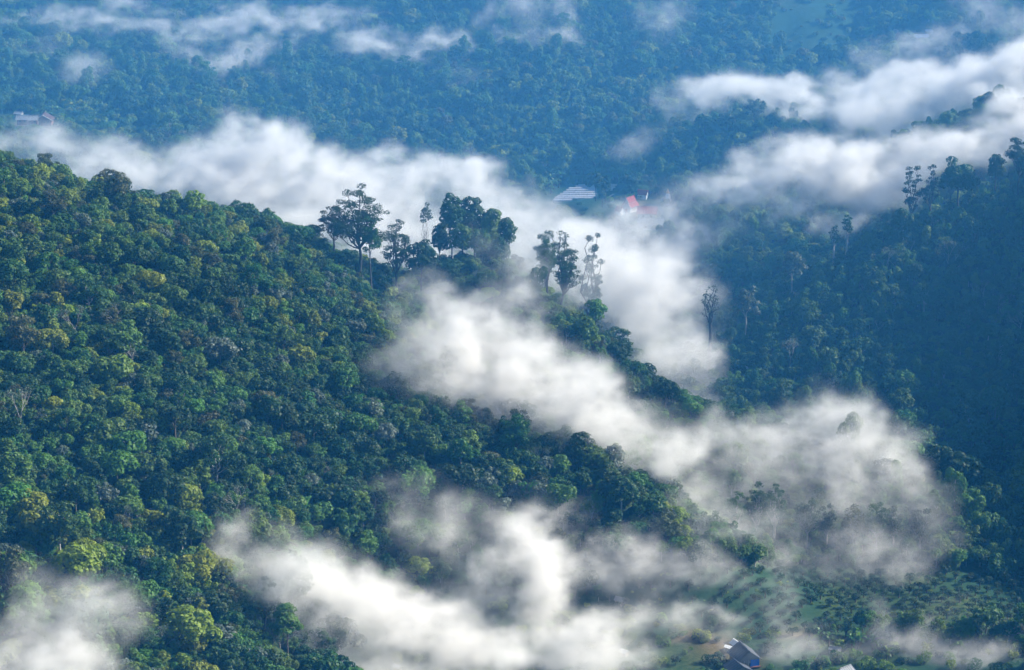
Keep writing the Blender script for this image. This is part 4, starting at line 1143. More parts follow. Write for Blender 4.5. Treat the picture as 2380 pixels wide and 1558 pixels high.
MASS_LABEL = {'near': 'green forest filling the gaps of the sunlit near hillside', 'shade': 'blue-green forest on the shaded hill', 'far': 'hazy blue forest covering the far hillside', 'mid': 'misty woods on the knolls in the middle of the valley'}
for z, recs in mass.items():
    scatter_object('forest', recs, MASS_LABEL[z], 'forest')

# small plants and buildings
# ------------------------------------------------------------------ banana patches, orchard, bushes
PATCH = [(BANANAS, 46, 'at the foot of the shaded hill'), ([(1240, 255), (1300, 240), (1350, 280), (1330, 310), (1250, 300)], 16, 'in the far hillside patch'),
         ([(95, 262), (130, 262), (150, 285), (140, 305), (115, 300)], 9, 'by the far stilt houses'), ([(1270, 432), (1310, 428), (1300, 450), (1272, 455)], 8, 'by the poly tunnels'),
         ([(1880, 1490), (2100, 1500), (2100, 1545), (1980, 1530)], 12, 'among the bottom sheds')]
for poly, n_p, wh in PATCH:
    xs_ = [p[0] for p in poly]; ys_ = [p[1] for p in poly]
    k_ = 0
    while k_ < n_p:
        a_, b_ = rng.uniform(min(xs_), max(xs_)), rng.uniform(min(ys_), max(ys_))
        if not in_poly(np.array([a_]), np.array([b_]), poly)[0]: continue
        q = on_ground(a_, b_)
        place_tree('banana_plant', 'banana%d' % (k_ % 2), 'leaf_banana', 'bark', (q[0], q[1], q[2] - 0.05), rng.uniform(0, 6.28), rng.uniform(0.9, 1.5),
                   'arching banana plant ' + wh, 'banana plant', 'banana plants ' + wh)
        k_ += 1

o0 = on_ground(1900, 1420)
recs = []
ca, sa = math.cos(0.32), math.sin(0.32)
for i in range(-40, 41):
    for j in range(-30, 31):
        lx, ly = i * 4.3, j * 4.9 + (i % 2) * 2.2
        x = o0[0] + lx * ca - ly * sa + rng.normal() * 0.35; y = o0[1] + lx * sa + ly * ca + rng.normal() * 0.35
        z = float(ground(x, y))
        a_, b_, d_ = project(np.array([x, y, z]))
        if -50 < a_ < 2430 and in_poly(np.array([a_]), np.array([b_]), ORCHARD)[0] and 780 < d_ < 920 and rng.random() < 0.93:
            recs.append((a_, b_, x, y, z, j))
recs.sort(key=lambda r: abs(r[0] - 1900) + 2 * abs(r[1] - 1410))
near_ = recs[:300]
rows_ = sorted({r[5] for r in near_}, reverse=True)
ROWN = ['first', 'second', 'third', 'fourth', 'fifth', 'sixth', 'seventh', 'eighth', 'ninth', 'tenth', 'eleventh', 'twelfth', 'thirteenth', 'fourteenth', 'fifteenth', 'sixteenth', 'seventeenth', 'eighteenth', 'nineteenth', 'twentieth'] + ['further'] * 40
for k_, (a_, b_, x, y, z, j) in enumerate(near_):
    place_tree('orchard_tree', 'orchard%d' % (k_ % 2), 'leaf_orchard', 'bark', (x, y, z - 0.1), rng.uniform(0, 6.28), rng.uniform(0.85, 1.25),
               'small round orchard tree in the %s row from the tall trees' % ROWN[rows_.index(j)], 'orchard tree', 'orchard trees on the misty slope')
if len(recs) > 300:
    scatter_object('orchard', [(r[2], r[3], r[4] - 0.1, rng.uniform(0, 6.28), rng.uniform(0.85, 1.25), 'orchard0', 'leaf_orchard', 'bark') for r in recs[300:]], 'outer rows of small round orchard trees', 'orchard')

# bushes on open ground
def bushes(poly, n, scl, wh, leafs, dmin, dmax, avoid=()):
    out = []
    xs_ = [p[0] for p in poly]; ys_ = [p[1] for p in poly]
    tries = 0
    while len(out) < n and tries < n * 12:
        tries += 1
        a_, b_ = rng.uniform(max(-150, min(xs_)), min(2500, max(xs_))), rng.uniform(max(-150, min(ys_)), min(1640, max(ys_)))
        if not in_poly(np.array([a_]), np.array([b_]), poly)[0]: continue
        if any(((a_ - u_) / w_) ** 2 + ((b_ - v_) / h_) ** 2 < 1 for u_, v_, w_, h_ in avoid): continue
        q = on_ground(a_, b_)
        d_ = np.linalg.norm(q - np.array([0, 0, CAM_Z]))
        if not dmin < d_ < dmax: continue
        sh = 'shrub%d' % rng.integers(0, 3)
        out.append((q[0], q[1], q[2] - 0.1, rng.uniform(0, 6.28), rng.uniform(*scl), sh, leafs[rng.integers(0, len(leafs))], 'bark'))
    return out


YARDS = [(1725, 1530, 62, 34), (1450, 1523, 12, 8), (1965, 1552, 26, 12), (1940, 1515, 10, 5), (1480, 490, 60, 26), (80, 285, 45, 14), (2137, 90, 22, 8), (1350, 448, 80, 20), (1440, 1399, 14, 6), (953, 1462, 18, 8)]
low = bushes(VILLAGE, 420, (0.6, 1.7), '', ('leaf_dark', 'leaf_mid', 'leaf_orchard', 'leaf_yellow'), 700, 900, YARDS)
vis2, tr2, bx2, by2, bd2 = visible_pixels(low)
keep2 = set(np.argsort(-(vis2 * tr2))[:230].tolist())
for i in keep2:
    t = low[i]
    wh = 'between the bottom sheds' if bx2[i] > 1850 else 'around the blue-walled house' if bx2[i] > 1600 else 'on the foggy bottom field'
    place_tree('shrub', t[5], t[6], t[7], t[:3], t[3], t[4], '%s leafy bush %s' % ({'leaf_dark': 'dark green', 'leaf_mid': 'fresh green', 'leaf_orchard': 'blackish green', 'leaf_yellow': 'yellow-green'}[t[6]], wh), 'shrub', 'bushes ' + wh)
scrub = [low[i] for i in range(len(low)) if i not in keep2]
scrub += bushes(SCRUB, 160, (0.7, 2.2), '', ('leaf_mid', 'leaf_dark', 'leaf_yellow'), 1200, 1360, YARDS) + bushes(MEADOW, 70, (0.5, 1.5), '', ('leaf_mid', 'leaf_olive', 'leaf_dark'), 1300, 1500) \
    + bushes(FARMYARD, 60, (0.6, 1.6), '', ('leaf_mid', 'leaf_dark'), 1200, 1360, YARDS) + bushes(TEMPLE, 60, (0.6, 1.6), '', ('leaf_mid', 'leaf_dark'), 1150, 1280, YARDS) \
    + bushes(GLASS, 30, (0.5, 1.0), '', ('leaf_mid', 'leaf_dark'), 1150, 1300, YARDS) + bushes(HAMLET, 30, (0.6, 1.6), '', ('leaf_mid', 'leaf_dark'), 1300, 1450, YARDS) \
    + bushes(ORCHARD, 120, (0.25, 0.5), '', ('leaf_mid', 'leaf_yellow'), 780, 920)
scatter_object('undergrowth', scrub, 'low scrub and weeds on the clearings and field edges', 'undergrowth')

# ------------------------------------------------------------------ buildings
rough_mat('roof_slate', (0.055, 0.065, 0.085), 0.7, 0.2, 0.8)
rough_mat('roof_white', (0.60, 0.62, 0.66), 0.45, 0.08, 0.6)
rough_mat('roof_tin', (0.20, 0.215, 0.235), 0.5, 0.18, 0.7)
rough_mat('roof_red', (0.26, 0.022, 0.02), 0.6, 0.15, 0.8)
rough_mat('roof_brown', (0.075, 0.045, 0.045), 0.75, 0.2, 0.8)
rough_mat('wall_wood', (0.16, 0.07, 0.055), 0.85, 0.25, 1.0)
rough_mat('wall_white', (0.52, 0.52, 0.51), 0.8, 0.06, 0.6)
rough_mat('wall_grey', (0.26, 0.24, 0.22), 0.85, 0.2, 0.8)
rough_mat('tarp_blue', (0.015, 0.16, 0.62), 0.55, 0.12, 0.6)
rough_mat('timber', (0.20, 0.17, 0.14), 0.85, 0.2, 1.0)
rough_mat('concrete', (0.42, 0.41, 0.39), 0.9, 0.12, 0.8)
rough_mat('gold', (0.75, 0.38, 0.06), 0.35, 0.1, 1.0, 0.5, 0.6)
rough_mat('window_dark', (0.02, 0.025, 0.03), 0.2, 0.1, 1.0, 0.6)
rough_mat('plastic_film', (0.40, 0.41, 0.44), 0.35, 0.05, 0.5, 0.5)


def poly_part(name, v, f, mat, parent):
    m = bpy.data.meshes.new(name)
    m.from_pydata([tuple(map(float, p)) for p in v], [], [tuple(map(int, q)) for q in f])
    m.materials.append(MAT[mat])
    o = bpy.data.objects.new(name, m)
    C.objects.link(o); o.parent = parent
    return o


def box_vf(x0, x1, y0, y1, z0, z1):
    v = [(x, y, z) for z in (z0, z1) for y in (y0, y1) for x in (x0, x1)]
    return v, [(0, 2, 3, 1), (4, 5, 7, 6), (0, 1, 5, 4), (2, 6, 7, 3), (0, 4, 6, 2), (1, 3, 7, 5)]


def box_part(name, b, mat, parent):
    return poly_part(name, *box_vf(*b), mat, parent)


def sheet_part(name, a, b, c, d, mat, parent, ribs=10, amp=0.045, thick=0.05):
    """Corrugated sheet with corners a-b (along the eave) and d-c (along the ridge)."""
    a, b, c, d = (np.array(p, float) for p in (a, b, c, d))
    nrm = unit(np.cross(b - a, d - a))
    if nrm[2] < 0: nrm = -nrm
    t = np.linspace(0, 1, ribs * 2 + 1)
    w = np.where(np.arange(len(t)) % 2 == 0, amp, -amp)
    lo = a + (b - a) * t[:, None] + nrm * w[:, None]; hi = d + (c - d) * t[:, None] + nrm * w[:, None]
    n = len(t)
    v = np.concatenate([lo, hi, lo - nrm * thick, hi - nrm * thick])
    f = []
    for i in range(n - 1):
        f += [(i, i + 1, n + i + 1, n + i), (2 * n + i, 3 * n + i, 3 * n + i + 1, 2 * n + i + 1), (i, 2 * n + i, 2 * n + i + 1, i + 1), (n + i, n + i + 1, 3 * n + i + 1, 3 * n + i)]
    f += [(0, n, 3 * n, 2 * n), (n - 1, 3 * n - 1, 4 * n - 1, 2 * n - 1)]
    return poly_part(name, v, f, mat, parent)


def root_at(name, px, py, rz, label, cat, group=None, lift=0.0):
    q = on_ground(px, py)
    e = bpy.data.objects.new(name, None)
    e.location = (q[0], q[1], q[2] + lift); e.rotation_euler = (0, 0, rz)
    C.objects.link(e)
    tag(e, label, cat, group)
    return e


def gable(name, px, py, rz, W, L, hw, hr, label, roof, wall, over=0.5, stilts=0.0, openings=True, fascia=None, open_front=False, cat='house', group=None):
    """House with its ridge along local y; the gable towards -y."""
    e = root_at(name, px, py, rz, label, cat, group)
    z0 = stilts
    w, l = W / 2, L / 2
    v = [(-w, -l, z0 - 0.6), (w, -l, z0 - 0.6), (w, l, z0 - 0.6), (-w, l, z0 - 0.6), (-w, -l, z0 + hw), (w, -l, z0 + hw), (w, l, z0 + hw), (-w, l, z0 + hw), (0, -l, z0 + hw + hr - 0.15), (0, l, z0 + hw + hr - 0.15)]
    wl_ = poly_part('wall', v, [(0, 1, 5, 8, 4), (2, 3, 7, 9, 6), (1, 2, 6, 5), (3, 0, 4, 7), (0, 3, 2, 1)], wall, e)
    s = hr / w
    ez = z0 + hw - over * s
    for sgn in (-1, 1):
        r = sheet_part('roof_panel', (sgn * (w + over), -l - over, ez + 0.06), (sgn * (w + over), l + over, ez + 0.06), (0.02 * sgn, l + over, z0 + hw + hr + 0.06), (0.02 * sgn, -l - over, z0 + hw + hr + 0.06), roof, e, max(6, int(L * 1.2)))
    box_part('ridge_cap', (-0.16, 0.16, -l - over, l + over, z0 + hw + hr + 0.10, z0 + hw + hr + 0.20), roof, e)
    if stilts > 0:
        for xx in (-w + 0.2, 0, w - 0.2):
            for yy in (-l + 0.2, l - 0.2):
                box_part('stilt', (xx - 0.09, xx + 0.09, yy - 0.09, yy + 0.09, -1.2, z0 - 0.6), 'concrete', e)
    if openings:
        d_ = box_part('door', (-w * 0.55, -w * 0.55 + 0.9, -l - 0.05, -l + 0.02, z0 - 0.3, z0 + 1.7), 'timber', e)
        for xx in (0.15 * w, 0.6 * w):
            fr = box_part('window', (xx - 0.45, xx + 0.45, -l - 0.05, -l + 0.02, z0 + 0.6, z0 + 1.6), 'timber', e)
            box_part('pane', (xx - 0.36, xx + 0.36, -l - 0.08, -l - 0.055, z0 + 0.7, z0 + 1.5), 'window_dark', fr)
        for yy in (-l * 0.5, l * 0.4):
            for sg in (-1, 1):
                fr = box_part('window', (sg * w - 0.05, sg * w + 0.05, yy - 0.5, yy + 0.5, z0 + 0.6, z0 + 1.6), 'timber', e)
                box_part('pane', (sg * (w + 0.055) - 0.012, sg * (w + 0.055) + 0.012, yy - 0.4, yy + 0.4, z0 + 0.7, z0 + 1.5), 'window_dark', fr)
    if fascia:
        for sgn in (-1, 1):
            a = np.array([0, -l - over - 0.06, z0 + hw + hr + 0.10]); b = np.array([sgn * (w + over), -l - over - 0.06, ez + 0.10])
            t_ = tube(np.stack([a, (a + b) / 2, b]), [0.13, 0.13, 0.13], 4)
            poly_part('fascia_board', t_[0], t_[1].tolist(), fascia, e)
    return e


# the blue-walled house and its neighbours at the bottom
h1 = gable('house', 1730, 1543, 0.28, 6.2, 7.0, 2.8, 2.3, 'dark slate-roofed house with a bright blue wall panel at the bottom edge', 'roof_slate', 'wall_grey', 0.7)
box_part('tarpaulin', (0.4, 3.0, -3.70, -3.60, 0.6, 2.5), 'tarp_blue', h1)
box_part('balcony', (0.2, 3.3, -4.4, -3.72, 0.35, 0.62), 'wall_wood', h1)
for xx in (-3.0, -1.6, -0.2):
    box_part('post', (xx - 0.08, xx + 0.08, -4.12, -3.96, -0.5, 2.5), 'concrete', h1)
gable('hut', 1716, 1566, 0.35, 4.8, 5.0, 1.9, 1.3, 'low slate-roofed hut right in front of the blue-walled house', 'roof_slate', 'wall_grey', 0.8)
gable('shed', 1711, 1511, 0.45, 2.2, 2.6, 2.0, 0.7, 'white tin-roofed shed behind the blue-walled house', 'roof_white', 'wall_grey', 0.4, openings=False)
aw = root_at('awning', 1694, 1520, -0.5, 'tilted white awning on posts beside the blue-walled house', 'awning')
sheet_part('roof_panel', (-1.4, -0.5, 1.9), (1.4, -0.5, 1.7), (1.4, 0.5, 2.2), (-1.4, 0.5, 2.4), 'roof_white', aw, 8)
for xx in (-1.25, 1.25):
    for yy in (-0.42, 0.42):
        box_part('post', (xx - 0.06, xx + 0.06, yy - 0.06, yy + 0.06, -0.4, 2.0 + 0.25 * (yy > 0)), 'timber', aw)
gable('house', 1964, 1574, -0.85, 3.2, 4.0, 2.0, 1.0, 'pale gabled shed cut by the bottom edge', 'roof_tin', 'wall_white', 0.3)
gable('shed', 1450, 1526, 0.9, 1.6, 2.2, 1.4, 0.5, 'tiny white roof alone at the bottom of the fog', 'roof_white', 'wall_grey', 0.2, openings=False, cat='shed')
gable('shed', 1941, 1518, 1.2, 1.8, 3.0, 1.3, 0.5, 'small pale tin roof half lost in bushes and mist', 'roof_tin', 'wall_grey', 0.2, openings=False, cat='shed')
gable('shed', 953, 1470, 0.9, 3.6, 4.4, 2.0, 0.9, 'white roof glimpsed through thick bottom fog', 'roof_white', 'wall_white', 0.4, openings=False, cat='shed')
gable('shed', 1441, 1404, 1.0, 1.8, 2.4, 1.4, 0.6, 'faint pale roof at the upper edge of the bottom fog', 'roof_tin', 'wall_grey', 0.3, openings=False, cat='shed')
gable('shed', 923, 1560, 1.1, 1.6, 2.0, 1.3, 0.5, 'speck of white roof at the bottom edge under fog', 'roof_white', 'wall_grey', 0.2, openings=False, cat='shed')

# stilt houses on the far hillside
gable('stilt_hut', 54, 296, 1.57, 4.2, 4.6, 2.0, 1.3, 'brown stilt hut with pale grey roof, outermost of the far farm', 'roof_tin', 'wall_wood', 0.5, 2.0)
gable('stilt_hut', 77, 296, 1.57, 4.2, 4.6, 2.0, 1.3, 'brown stilt hut with pale grey roof beside the big far farmhouse', 'roof_tin', 'wall_wood', 0.5, 1.8)
h2 = gable('farmhouse', 103, 293, 0.0, 7.2, 6.0, 2.2, 2.0, 'brown farmhouse with white gable boards above a far misty slope', 'roof_brown', 'wall_wood', 0.7, 1.2, fascia='wall_white')
for xx in (-2.6, 0.6):
    box_part('sheet', (xx - 1.3, xx + 1.3, -3.35, -3.25, -0.6, 0.4), 'roof_tin', h2)
gable('shed', 44, 274, 1.3, 3.0, 3.2, 2.0, 0.8, 'little grey-roofed shed above the far stilt huts', 'roof_tin', 'wall_grey', 0.3, openings=False, cat='shed')
# far farm up on the right
h3 = gable('farmhouse', 2138, 97, 1.57, 4.6, 7.6, 2.4, 1.0, 'long white metal-roofed farmhouse with blue door high on the far hillside', 'roof_white', 'wall_grey', 0.5)
box_part('door', (2.30, 2.42, -0.8, 1.4, -0.1, 1.9), 'tarp_blue', h3)
gable('hut', 2082, 90, 0.25, 4.0, 4.6, 1.6, 2.6, 'steep thatched hut in mist beside the far white farmhouse', 'roof_tin', 'timber', 0.4, openings=False)
gable('shed', 2160, 80, 1.3, 2.0, 3.2, 1.6, 0.6, 'thin pale shed roof uphill of the far white farmhouse', 'roof_white', 'wall_grey', 0.3, openings=False, cat='shed')

# poly tunnels in the far valley
ROWS = [(1343.8, 1385, 433.9), (1338, 1385, 436.8), (1321.7, 1386, 440.7), (1315.8, 1386, 445.0), (1309, 1387, 449.7), (1301.5, 1387, 454.0), (1295, 1387, 458.6), (1289, 1380, 462.7), (1284.6, 1330, 467.6)]
SIDE = [(1413, 1434, 433.0), (1413, 1430, 437.0), (1407, 1424, 441.4)]
tz = np.median([on_ground((a + b) / 2, y)[2] for a, b, y in ROWS])


def tunnel(xa, xb, yy, label, group, W=1.9, Ht=1.25):
    p0 = on_ground((xa + xb) / 2, yy)
    Ln = (xb - xa) * np.linalg.norm(p0 - np.array([0, 0, CAM_Z])) * TH / 1190
    e = bpy.data.objects.new('poly_tunnel', None)
    e.location = tuple(p0); C.objects.link(e)
    tag(e, label, 'poly tunnel', group)
    a = np.linspace(0, math.pi, 11)
    prof = np.stack([np.cos(a) * W / 2, 0.35 + np.sin(a) * (Ht - 0.35)], 1)
    prof = np.concatenate([[[W / 2, -0.5]], prof, [[-W / 2, -0.5]]])
    n = len(prof)
    v = [(x, q[0], q[1]) for x in (-Ln / 2, Ln / 2) for q in prof]
    poly_part('cover', v, [(i, i + 1, n + i + 1, n + i) for i in range(n - 1)], 'plastic_film', e)
    for x in (-Ln / 2 + 0.02, Ln / 2 - 0.02):
        poly_part('end_panel', [(x, q[0] * 0.99, q[1] * 0.99) for q in prof], [tuple(range(n))], 'plastic_film', e)
    for x in np.linspace(-Ln / 2 + 0.05, Ln / 2 - 0.05, max(3, int(Ln / 3))):
        t_ = tube([(x, q[0] * 1.02, q[1] * 1.02) for q in prof], [0.04] * n, 4)
        poly_part('hoop', t_[0], t_[1].tolist(), 'timber', e)
    return e


for k_, (a_, b_, y_) in enumerate(ROWS):
    tunnel(a_, b_, y_ + 1.5, 'long white poly tunnel in the far valley, %s row from the hillside' % ORD[k_], 'long poly tunnels')
for k_, (a_, b_, y_) in enumerate(SIDE):
    tunnel(a_, b_, y_ + 1.5, 'short white poly tunnel past the dark tree, %s row from the hillside' % ORD[k_], 'short poly tunnels')
pa, pb = on_ground(1436, 445), on_ground(1408, 466)
e = root_at('ground_sheet', 1422, 455, math.atan2(pb[1] - pa[1], pb[0] - pa[0]), 'pale sheet strip running diagonally beside the short poly tunnels', 'ground sheet')
Lg = np.hypot(*(pb - pa)[:2])
sheet_part('strip', (-Lg / 2, -0.5, 0.25), (Lg / 2, -0.5, 0.25), (Lg / 2, 0.5, 0.3), (-Lg / 2, 0.5, 0.3), 'roof_tin', e, 8, 0.02)

# the temple
T = root_at('temple_hall', 1464, 492, -0.62, 'white temple hall with a steep red double roof in the valley fog', 'temple')
T.scale = (0.64, 0.64, 0.64)
box_part('wall', (-3.2, 3.2, -4.4, 4.4, -1.0, 4.4), 'wall_white', T)
poly_part('gable_wall', [(-3.2, -4.4, 4.38), (3.2, -4.4, 4.38), (0, -4.4, 9.2), (-3.2, 4.4, 4.38), (3.2, 4.4, 4.38), (0, 4.4, 9.2)], [(0, 1, 2), (4, 3, 5), (1, 4, 5, 2), (3, 0, 2, 5)], 'wall_white', T)
for sg in (-1, 1):
    sheet_part('roof_panel', (sg * 2.3, -4.3, 6.6), (sg * 2.3, 4.3, 6.6), (0.02 * sg, 4.6, 10.2), (0.02 * sg, -4.6, 10.2), 'roof_red', T, 16, 0.05)
    sheet_part('roof_panel', (sg * 4.2, -5.0, 3.9), (sg * 4.2, 5.0, 3.9), (2.0 * sg, 5.0, 6.35), (2.0 * sg, -5.0, 6.35), 'roof_red', T, 16, 0.05)
    for pts in (((sg * 2.5, -4.75, 6.5), (sg * 1.2, -4.8, 8.2), (0, -4.85, 10.45)), ((sg * 4.4, -5.1, 3.8), (sg * 3.1, -5.12, 5.0), (sg * 1.9, -5.14, 6.5))):
        t_ = tube(np.array(pts), [0.16, 0.15, 0.12], 5); poly_part('barge_board', t_[0], t_[1].tolist(), 'wall_white', T)
    for xx in (-1.6, 0.2, 2.0):
        fr = box_part('window', (sg * 3.2 - 0.06, sg * 3.2 + 0.06, xx - 0.4, xx + 0.4, 1.2, 3.0), 'gold', T)
        box_part('pane', (sg * 3.27 - 0.015, sg * 3.27 + 0.015, xx - 0.28, xx + 0.28, 1.35, 2.85), 'window_dark', fr)
box_part('door', (-0.7, 0.7, -4.48, -4.38, -0.4, 2.6), 'roof_red', T)
for yy, sg in ((-4.7, -1), (4.7, 1)):
    t_ = tube(np.array([(0, yy, 10.2), (0, yy + 0.5 * sg, 10.9), (0, yy + 0.35 * sg, 11.6), (0, yy + 0.7 * sg, 12.3)]), [0.13, 0.12, 0.08, 0.03], 5)
    poly_part('finial', t_[0], t_[1].tolist(), 'gold', T)
gable('prayer_hall', 1504, 506, 1.45, 5.2, 7.4, 2.6, 2.0, 'low hall with faded red roof beside the temple', 'roof_red', 'wall_white', 0.6, cat='hall')
gable('prayer_hall', 1512, 530, 1.5, 5.6, 9.6, 2.4, 1.6, 'grey-roofed hall in fog below the red-roofed hall', 'roof_tin', 'wall_white', 0.6, cat='hall')
gable('pavilion', 1440, 500, 0.9, 2.4, 2.6, 2.2, 1.4, 'little red-tipped pavilion in fog before the temple hall', 'roof_red', 'wall_white', 0.3, openings=False, cat='pavilion')
gable('gatehouse', 1494, 462, 1.2, 2.6, 4.0, 2.2, 1.5, 'small dark red roof behind the temple hall', 'roof_red', 'wall_white', 0.3, openings=False, cat='hall')
S = root_at('stupa', 1552, 470, 0.3, 'gold-tipped stupa rising out of fog beside the temple', 'stupa')
p_top = unproj(1552, 436, np.linalg.norm(np.array(S.location) - np.array([0, 0, CAM_Z])))
sc_ = max(3.0, p_top[2] - S.location[2]) / 8.0


def lathe(name, prof, mat, parent, sides=14):
    n = len(prof); v = []; f = []
    for r, z in prof:
        for k in range(sides):
            a = k * 2 * math.pi / sides; v.append((r * sc_ * math.cos(a), r * sc_ * math.sin(a), z * sc_))
    for i in range(n - 1):
        for k in range(sides):
            q = (k + 1) % sides; f.append((i * sides + k, i * sides + q, (i + 1) * sides + q, (i + 1) * sides + k))
    return poly_part(name, v, f, mat, parent)


lathe('base', [(2.4, -0.6), (2.4, 0.8), (2.0, 0.8), (2.0, 1.7), (1.6, 1.7), (1.6, 2.4)], 'wall_white', S, 4)
lathe('bell', [(1.5, 2.4), (1.45, 3.2), (1.2, 4.2), (0.8, 5.0), (0.7, 5.2)], 'wall_white', S)
lathe('spire', [(0.85, 5.2), (0.95, 5.5), (0.7, 6.0), (0.75, 6.2), (0.45, 6.8), (0.2, 7.4), (0.02, 8.0)], 'gold', S)

# ------------------------------------------------------------------ fog banks and the blue air
def fog_material(name, sigma, color, g, ragged=False):
    m = bpy.data.materials.new(name)
    m.use_nodes = True
    n, l = m.node_tree.nodes, m.node_tree.links
    n.clear()
    out = n.new('ShaderNodeOutputMaterial')
    pv = n.new('ShaderNodeVolumePrincipled')
    pv.inputs['Color'].default_value = (*color, 1)
    pv.inputs['Density'].default_value = sigma
    pv.inputs['Anisotropy'].default_value = g
    l.new(pv.outputs[0], out.inputs['Volume'])
    if ragged:                                   # fine torn texture on top of the drifting banks
        at = n.new('ShaderNodeAttribute'); at.attribute_name = 'density'
        tc = n.new('ShaderNodeTexCoord')
        mp = n.new('ShaderNodeMapping'); mp.inputs['Scale'].default_value = (0.17, 0.17, 0.30); mp.inputs['Rotation'].default_value = (0, 0.35, 0)
        tx = n.new('ShaderNodeTexNoise'); tx.inputs['Scale'].default_value = 1.0; tx.inputs['Detail'].default_value = 3.0; tx.inputs['Roughness'].default_value = 0.68; tx.inputs['Distortion'].default_value = 0.5
        l.new(tc.outputs['Object'], mp.inputs['Vector']); l.new(mp.outputs[0], tx.inputs['Vector'])
        pw = n.new('ShaderNodeMath'); pw.operation = 'POWER'; pw.inputs[1].default_value = 1.9
        db = n.new('ShaderNodeMath'); db.operation = 'MULTIPLY'; db.inputs[1].default_value = 1.93
        l.new(tx.outputs['Fac'], db.inputs[0]); l.new(db.outputs[0], pw.inputs[0])
        m1 = n.new('ShaderNodeMath'); m1.operation = 'MULTIPLY'; l.new(pw.outputs[0], m1.inputs[0]); l.new(at.outputs['Fac'], m1.inputs[1])
        m2 = n.new('ShaderNodeMath'); m2.operation = 'MULTIPLY'; m2.inputs[1].default_value = sigma; l.new(m1.outputs[0], m2.inputs[0])
        pv.inputs['Density Attribute'].default_value = ''
        l.new(m2.outputs[0], pv.inputs['Density'])
    return m


fogm = fog_material('fog', FOG_SIGMA, (0.997, 0.997, 0.992), 0.15, True)


def fog_object(key):
    label = key
    lo, hi, vox, D = fog_grids[key]
    n3 = D.shape
    dm = bpy.data.meshes.new('fog_samples')
    dm.vertices.add(D.size)
    at = dm.attributes.new('fog', 'FLOAT', 'POINT')
    at.data.foreach_set('value', D.transpose(2, 1, 0).ravel())
    dobj = bpy.data.objects.new('fog_samples', dm)          # data only, never in the scene
    nt = bpy.data.node_groups.new('fog_nodes', 'GeometryNodeTree')
    nt.interface.new_socket('Geometry', in_out='INPUT', socket_type='NodeSocketGeometry')
    nt.interface.new_socket('Geometry', in_out='OUTPUT', socket_type='NodeSocketGeometry')
    n, l = nt.nodes, nt.links
    out = n.new('NodeGroupOutput')
    vc = n.new('GeometryNodeVolumeCube')
    vc.inputs['Background'].default_value = 0.0
    vc.inputs['Min'].default_value = tuple(lo); vc.inputs['Max'].default_value = tuple(hi)
    for i, a in enumerate('XYZ'):
        vc.inputs['Resolution ' + a].default_value = n3[i]
    pos = n.new('GeometryNodeInputPosition')
    sb = n.new('ShaderNodeVectorMath'); sb.operation = 'SUBTRACT'; sb.inputs[1].default_value = tuple(lo)
    dv = n.new('ShaderNodeVectorMath'); dv.operation = 'SCALE'; dv.inputs['Scale'].default_value = 1 / vox
    ad = n.new('ShaderNodeVectorMath'); ad.operation = 'ADD'; ad.inputs[1].default_value = (.5, .5, .5)
    fl = n.new('ShaderNodeVectorMath'); fl.operation = 'FLOOR'
    dt = n.new('ShaderNodeVectorMath'); dt.operation = 'DOT_PRODUCT'; dt.inputs[1].default_value = (1, n3[0], n3[0] * n3[1])
    l.new(pos.outputs[0], sb.inputs[0]); l.new(sb.outputs[0], dv.inputs[0]); l.new(dv.outputs[0], ad.inputs[0]); l.new(ad.outputs[0], fl.inputs[0]); l.new(fl.outputs[0], dt.inputs[0])
    oi = n.new('GeometryNodeObjectInfo'); oi.inputs['Object'].default_value = dobj
    na = n.new('GeometryNodeInputNamedAttribute'); na.data_type = 'FLOAT'; na.inputs['Name'].default_value = 'fog'
    si = n.new('GeometryNodeSampleIndex'); si.data_type = 'FLOAT'; si.domain = 'POINT'; si.clamp = True
    l.new(oi.outputs['Geometry'], si.inputs['Geometry']); l.new(na.outputs[0], si.inputs['Value']); l.new(dt.outputs['Value'], si.inputs['Index'])
    l.new(si.outputs[0], vc.inputs['Density'])
    sm = n.new('GeometryNodeSetMaterial'); sm.inputs['Material'].default_value = fogm
    l.new(vc.outputs[0], sm.inputs['Geometry']); l.new(sm.outputs[0], out.inputs[0])
    vol = bpy.data.volumes.new('fog')
    vol.materials.append(fogm)
    o = bpy.data.objects.new('fog', vol)
    C.objects.link(o)
    md = o.modifiers.new('fog', 'NODES'); md.node_group = nt
    tag(o, label, 'fog', 'fog banks drifting through the valley', 'stuff')
    return o


for _k in fog_grids:
    fog_object(_k)

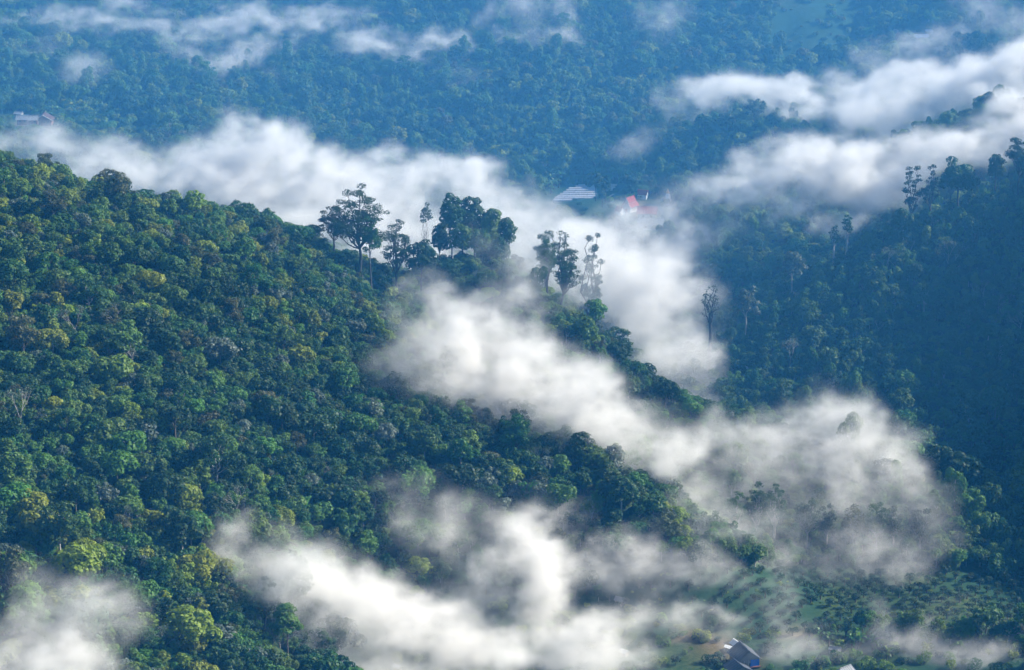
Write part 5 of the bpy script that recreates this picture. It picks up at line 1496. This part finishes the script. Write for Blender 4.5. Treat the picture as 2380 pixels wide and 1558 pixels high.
# the blue air: one even box round the viewpoint and all the land
hm = fog_material('haze_air', 0.00011, (0.05, 0.38, 1.0), 0.0)
hx, hy0, hy1, hz0, hz1 = 6200, -3200, 9200, OZ.min() - 1.5, max(CAM_Z, OZ.max()) + 12
hv = [(sx * hx, y, z) for z in (hz0, hz1) for y in (hy0, hy1) for sx in (-1, 1)]
hme = bpy.data.meshes.new('haze')
hme.from_pydata(hv, [], [(0, 2, 3, 1), (4, 5, 7, 6), (0, 1, 5, 4), (2, 6, 7, 3), (0, 4, 6, 2), (1, 3, 7, 5)])
hme.materials.append(hm)
haze = bpy.data.objects.new('haze', hme)
C.objects.link(haze)
tag(haze, kind='stuff')

# bluer, thicker morning air over the far side of the valley
mm = fog_material('mist_air', 0.00060, (0.13, 0.48, 1.0), 0.0)
mv = [(sx * 6000, y, z) for z in (hz0 + 0.7, 178.0) for y in (875, 9000) for sx in (-1, 1)]
mme = bpy.data.meshes.new('mist')
mme.from_pydata(mv, [], [(0, 2, 3, 1), (4, 5, 7, 6), (0, 1, 5, 4), (2, 6, 7, 3), (0, 4, 6, 2), (1, 3, 7, 5)])
mme.materials.append(mm)
mist = bpy.data.objects.new('mist', mme)
C.objects.link(mist)
tag(mist, 'blue morning mist thickening over the far side of the valley', 'mist', None, 'stuff')

# ------------------------------------------------------------------ labels that several look-alikes share get their place in the row
def ordinal(n):
    ones = ['', 'first', 'second', 'third', 'fourth', 'fifth', 'sixth', 'seventh', 'eighth', 'ninth', 'tenth', 'eleventh', 'twelfth', 'thirteenth', 'fourteenth', 'fifteenth', 'sixteenth', 'seventeenth', 'eighteenth', 'nineteenth', 'twentieth']
    if n <= 20: return ones[n]
    tens = {2: ('twenty', 'twentieth'), 3: ('thirty', 'thirtieth'), 4: ('forty', 'fortieth'), 5: ('fifty', 'fiftieth'), 6: ('sixty', 'sixtieth')}[n // 10]
    return tens[1] if n % 10 == 0 else tens[0] + '-' + ones[n % 10]


same = {}
for o in list(C.objects):
    if o.parent is None and 'label' in o and o.get('kind') != 'stuff':
        same.setdefault(o['label'], []).append(o)
for lab, obs in same.items():
    if 1 < len(obs) <= 69:
        obs.sort(key=lambda o: float(project(np.array(o.location))[0]))
        for i, o in enumerate(obs):
            t = lab + ', ' + ordinal(i + 1) + ' from left'
            if len(t.split()) <= 16:
                o['label'] = t
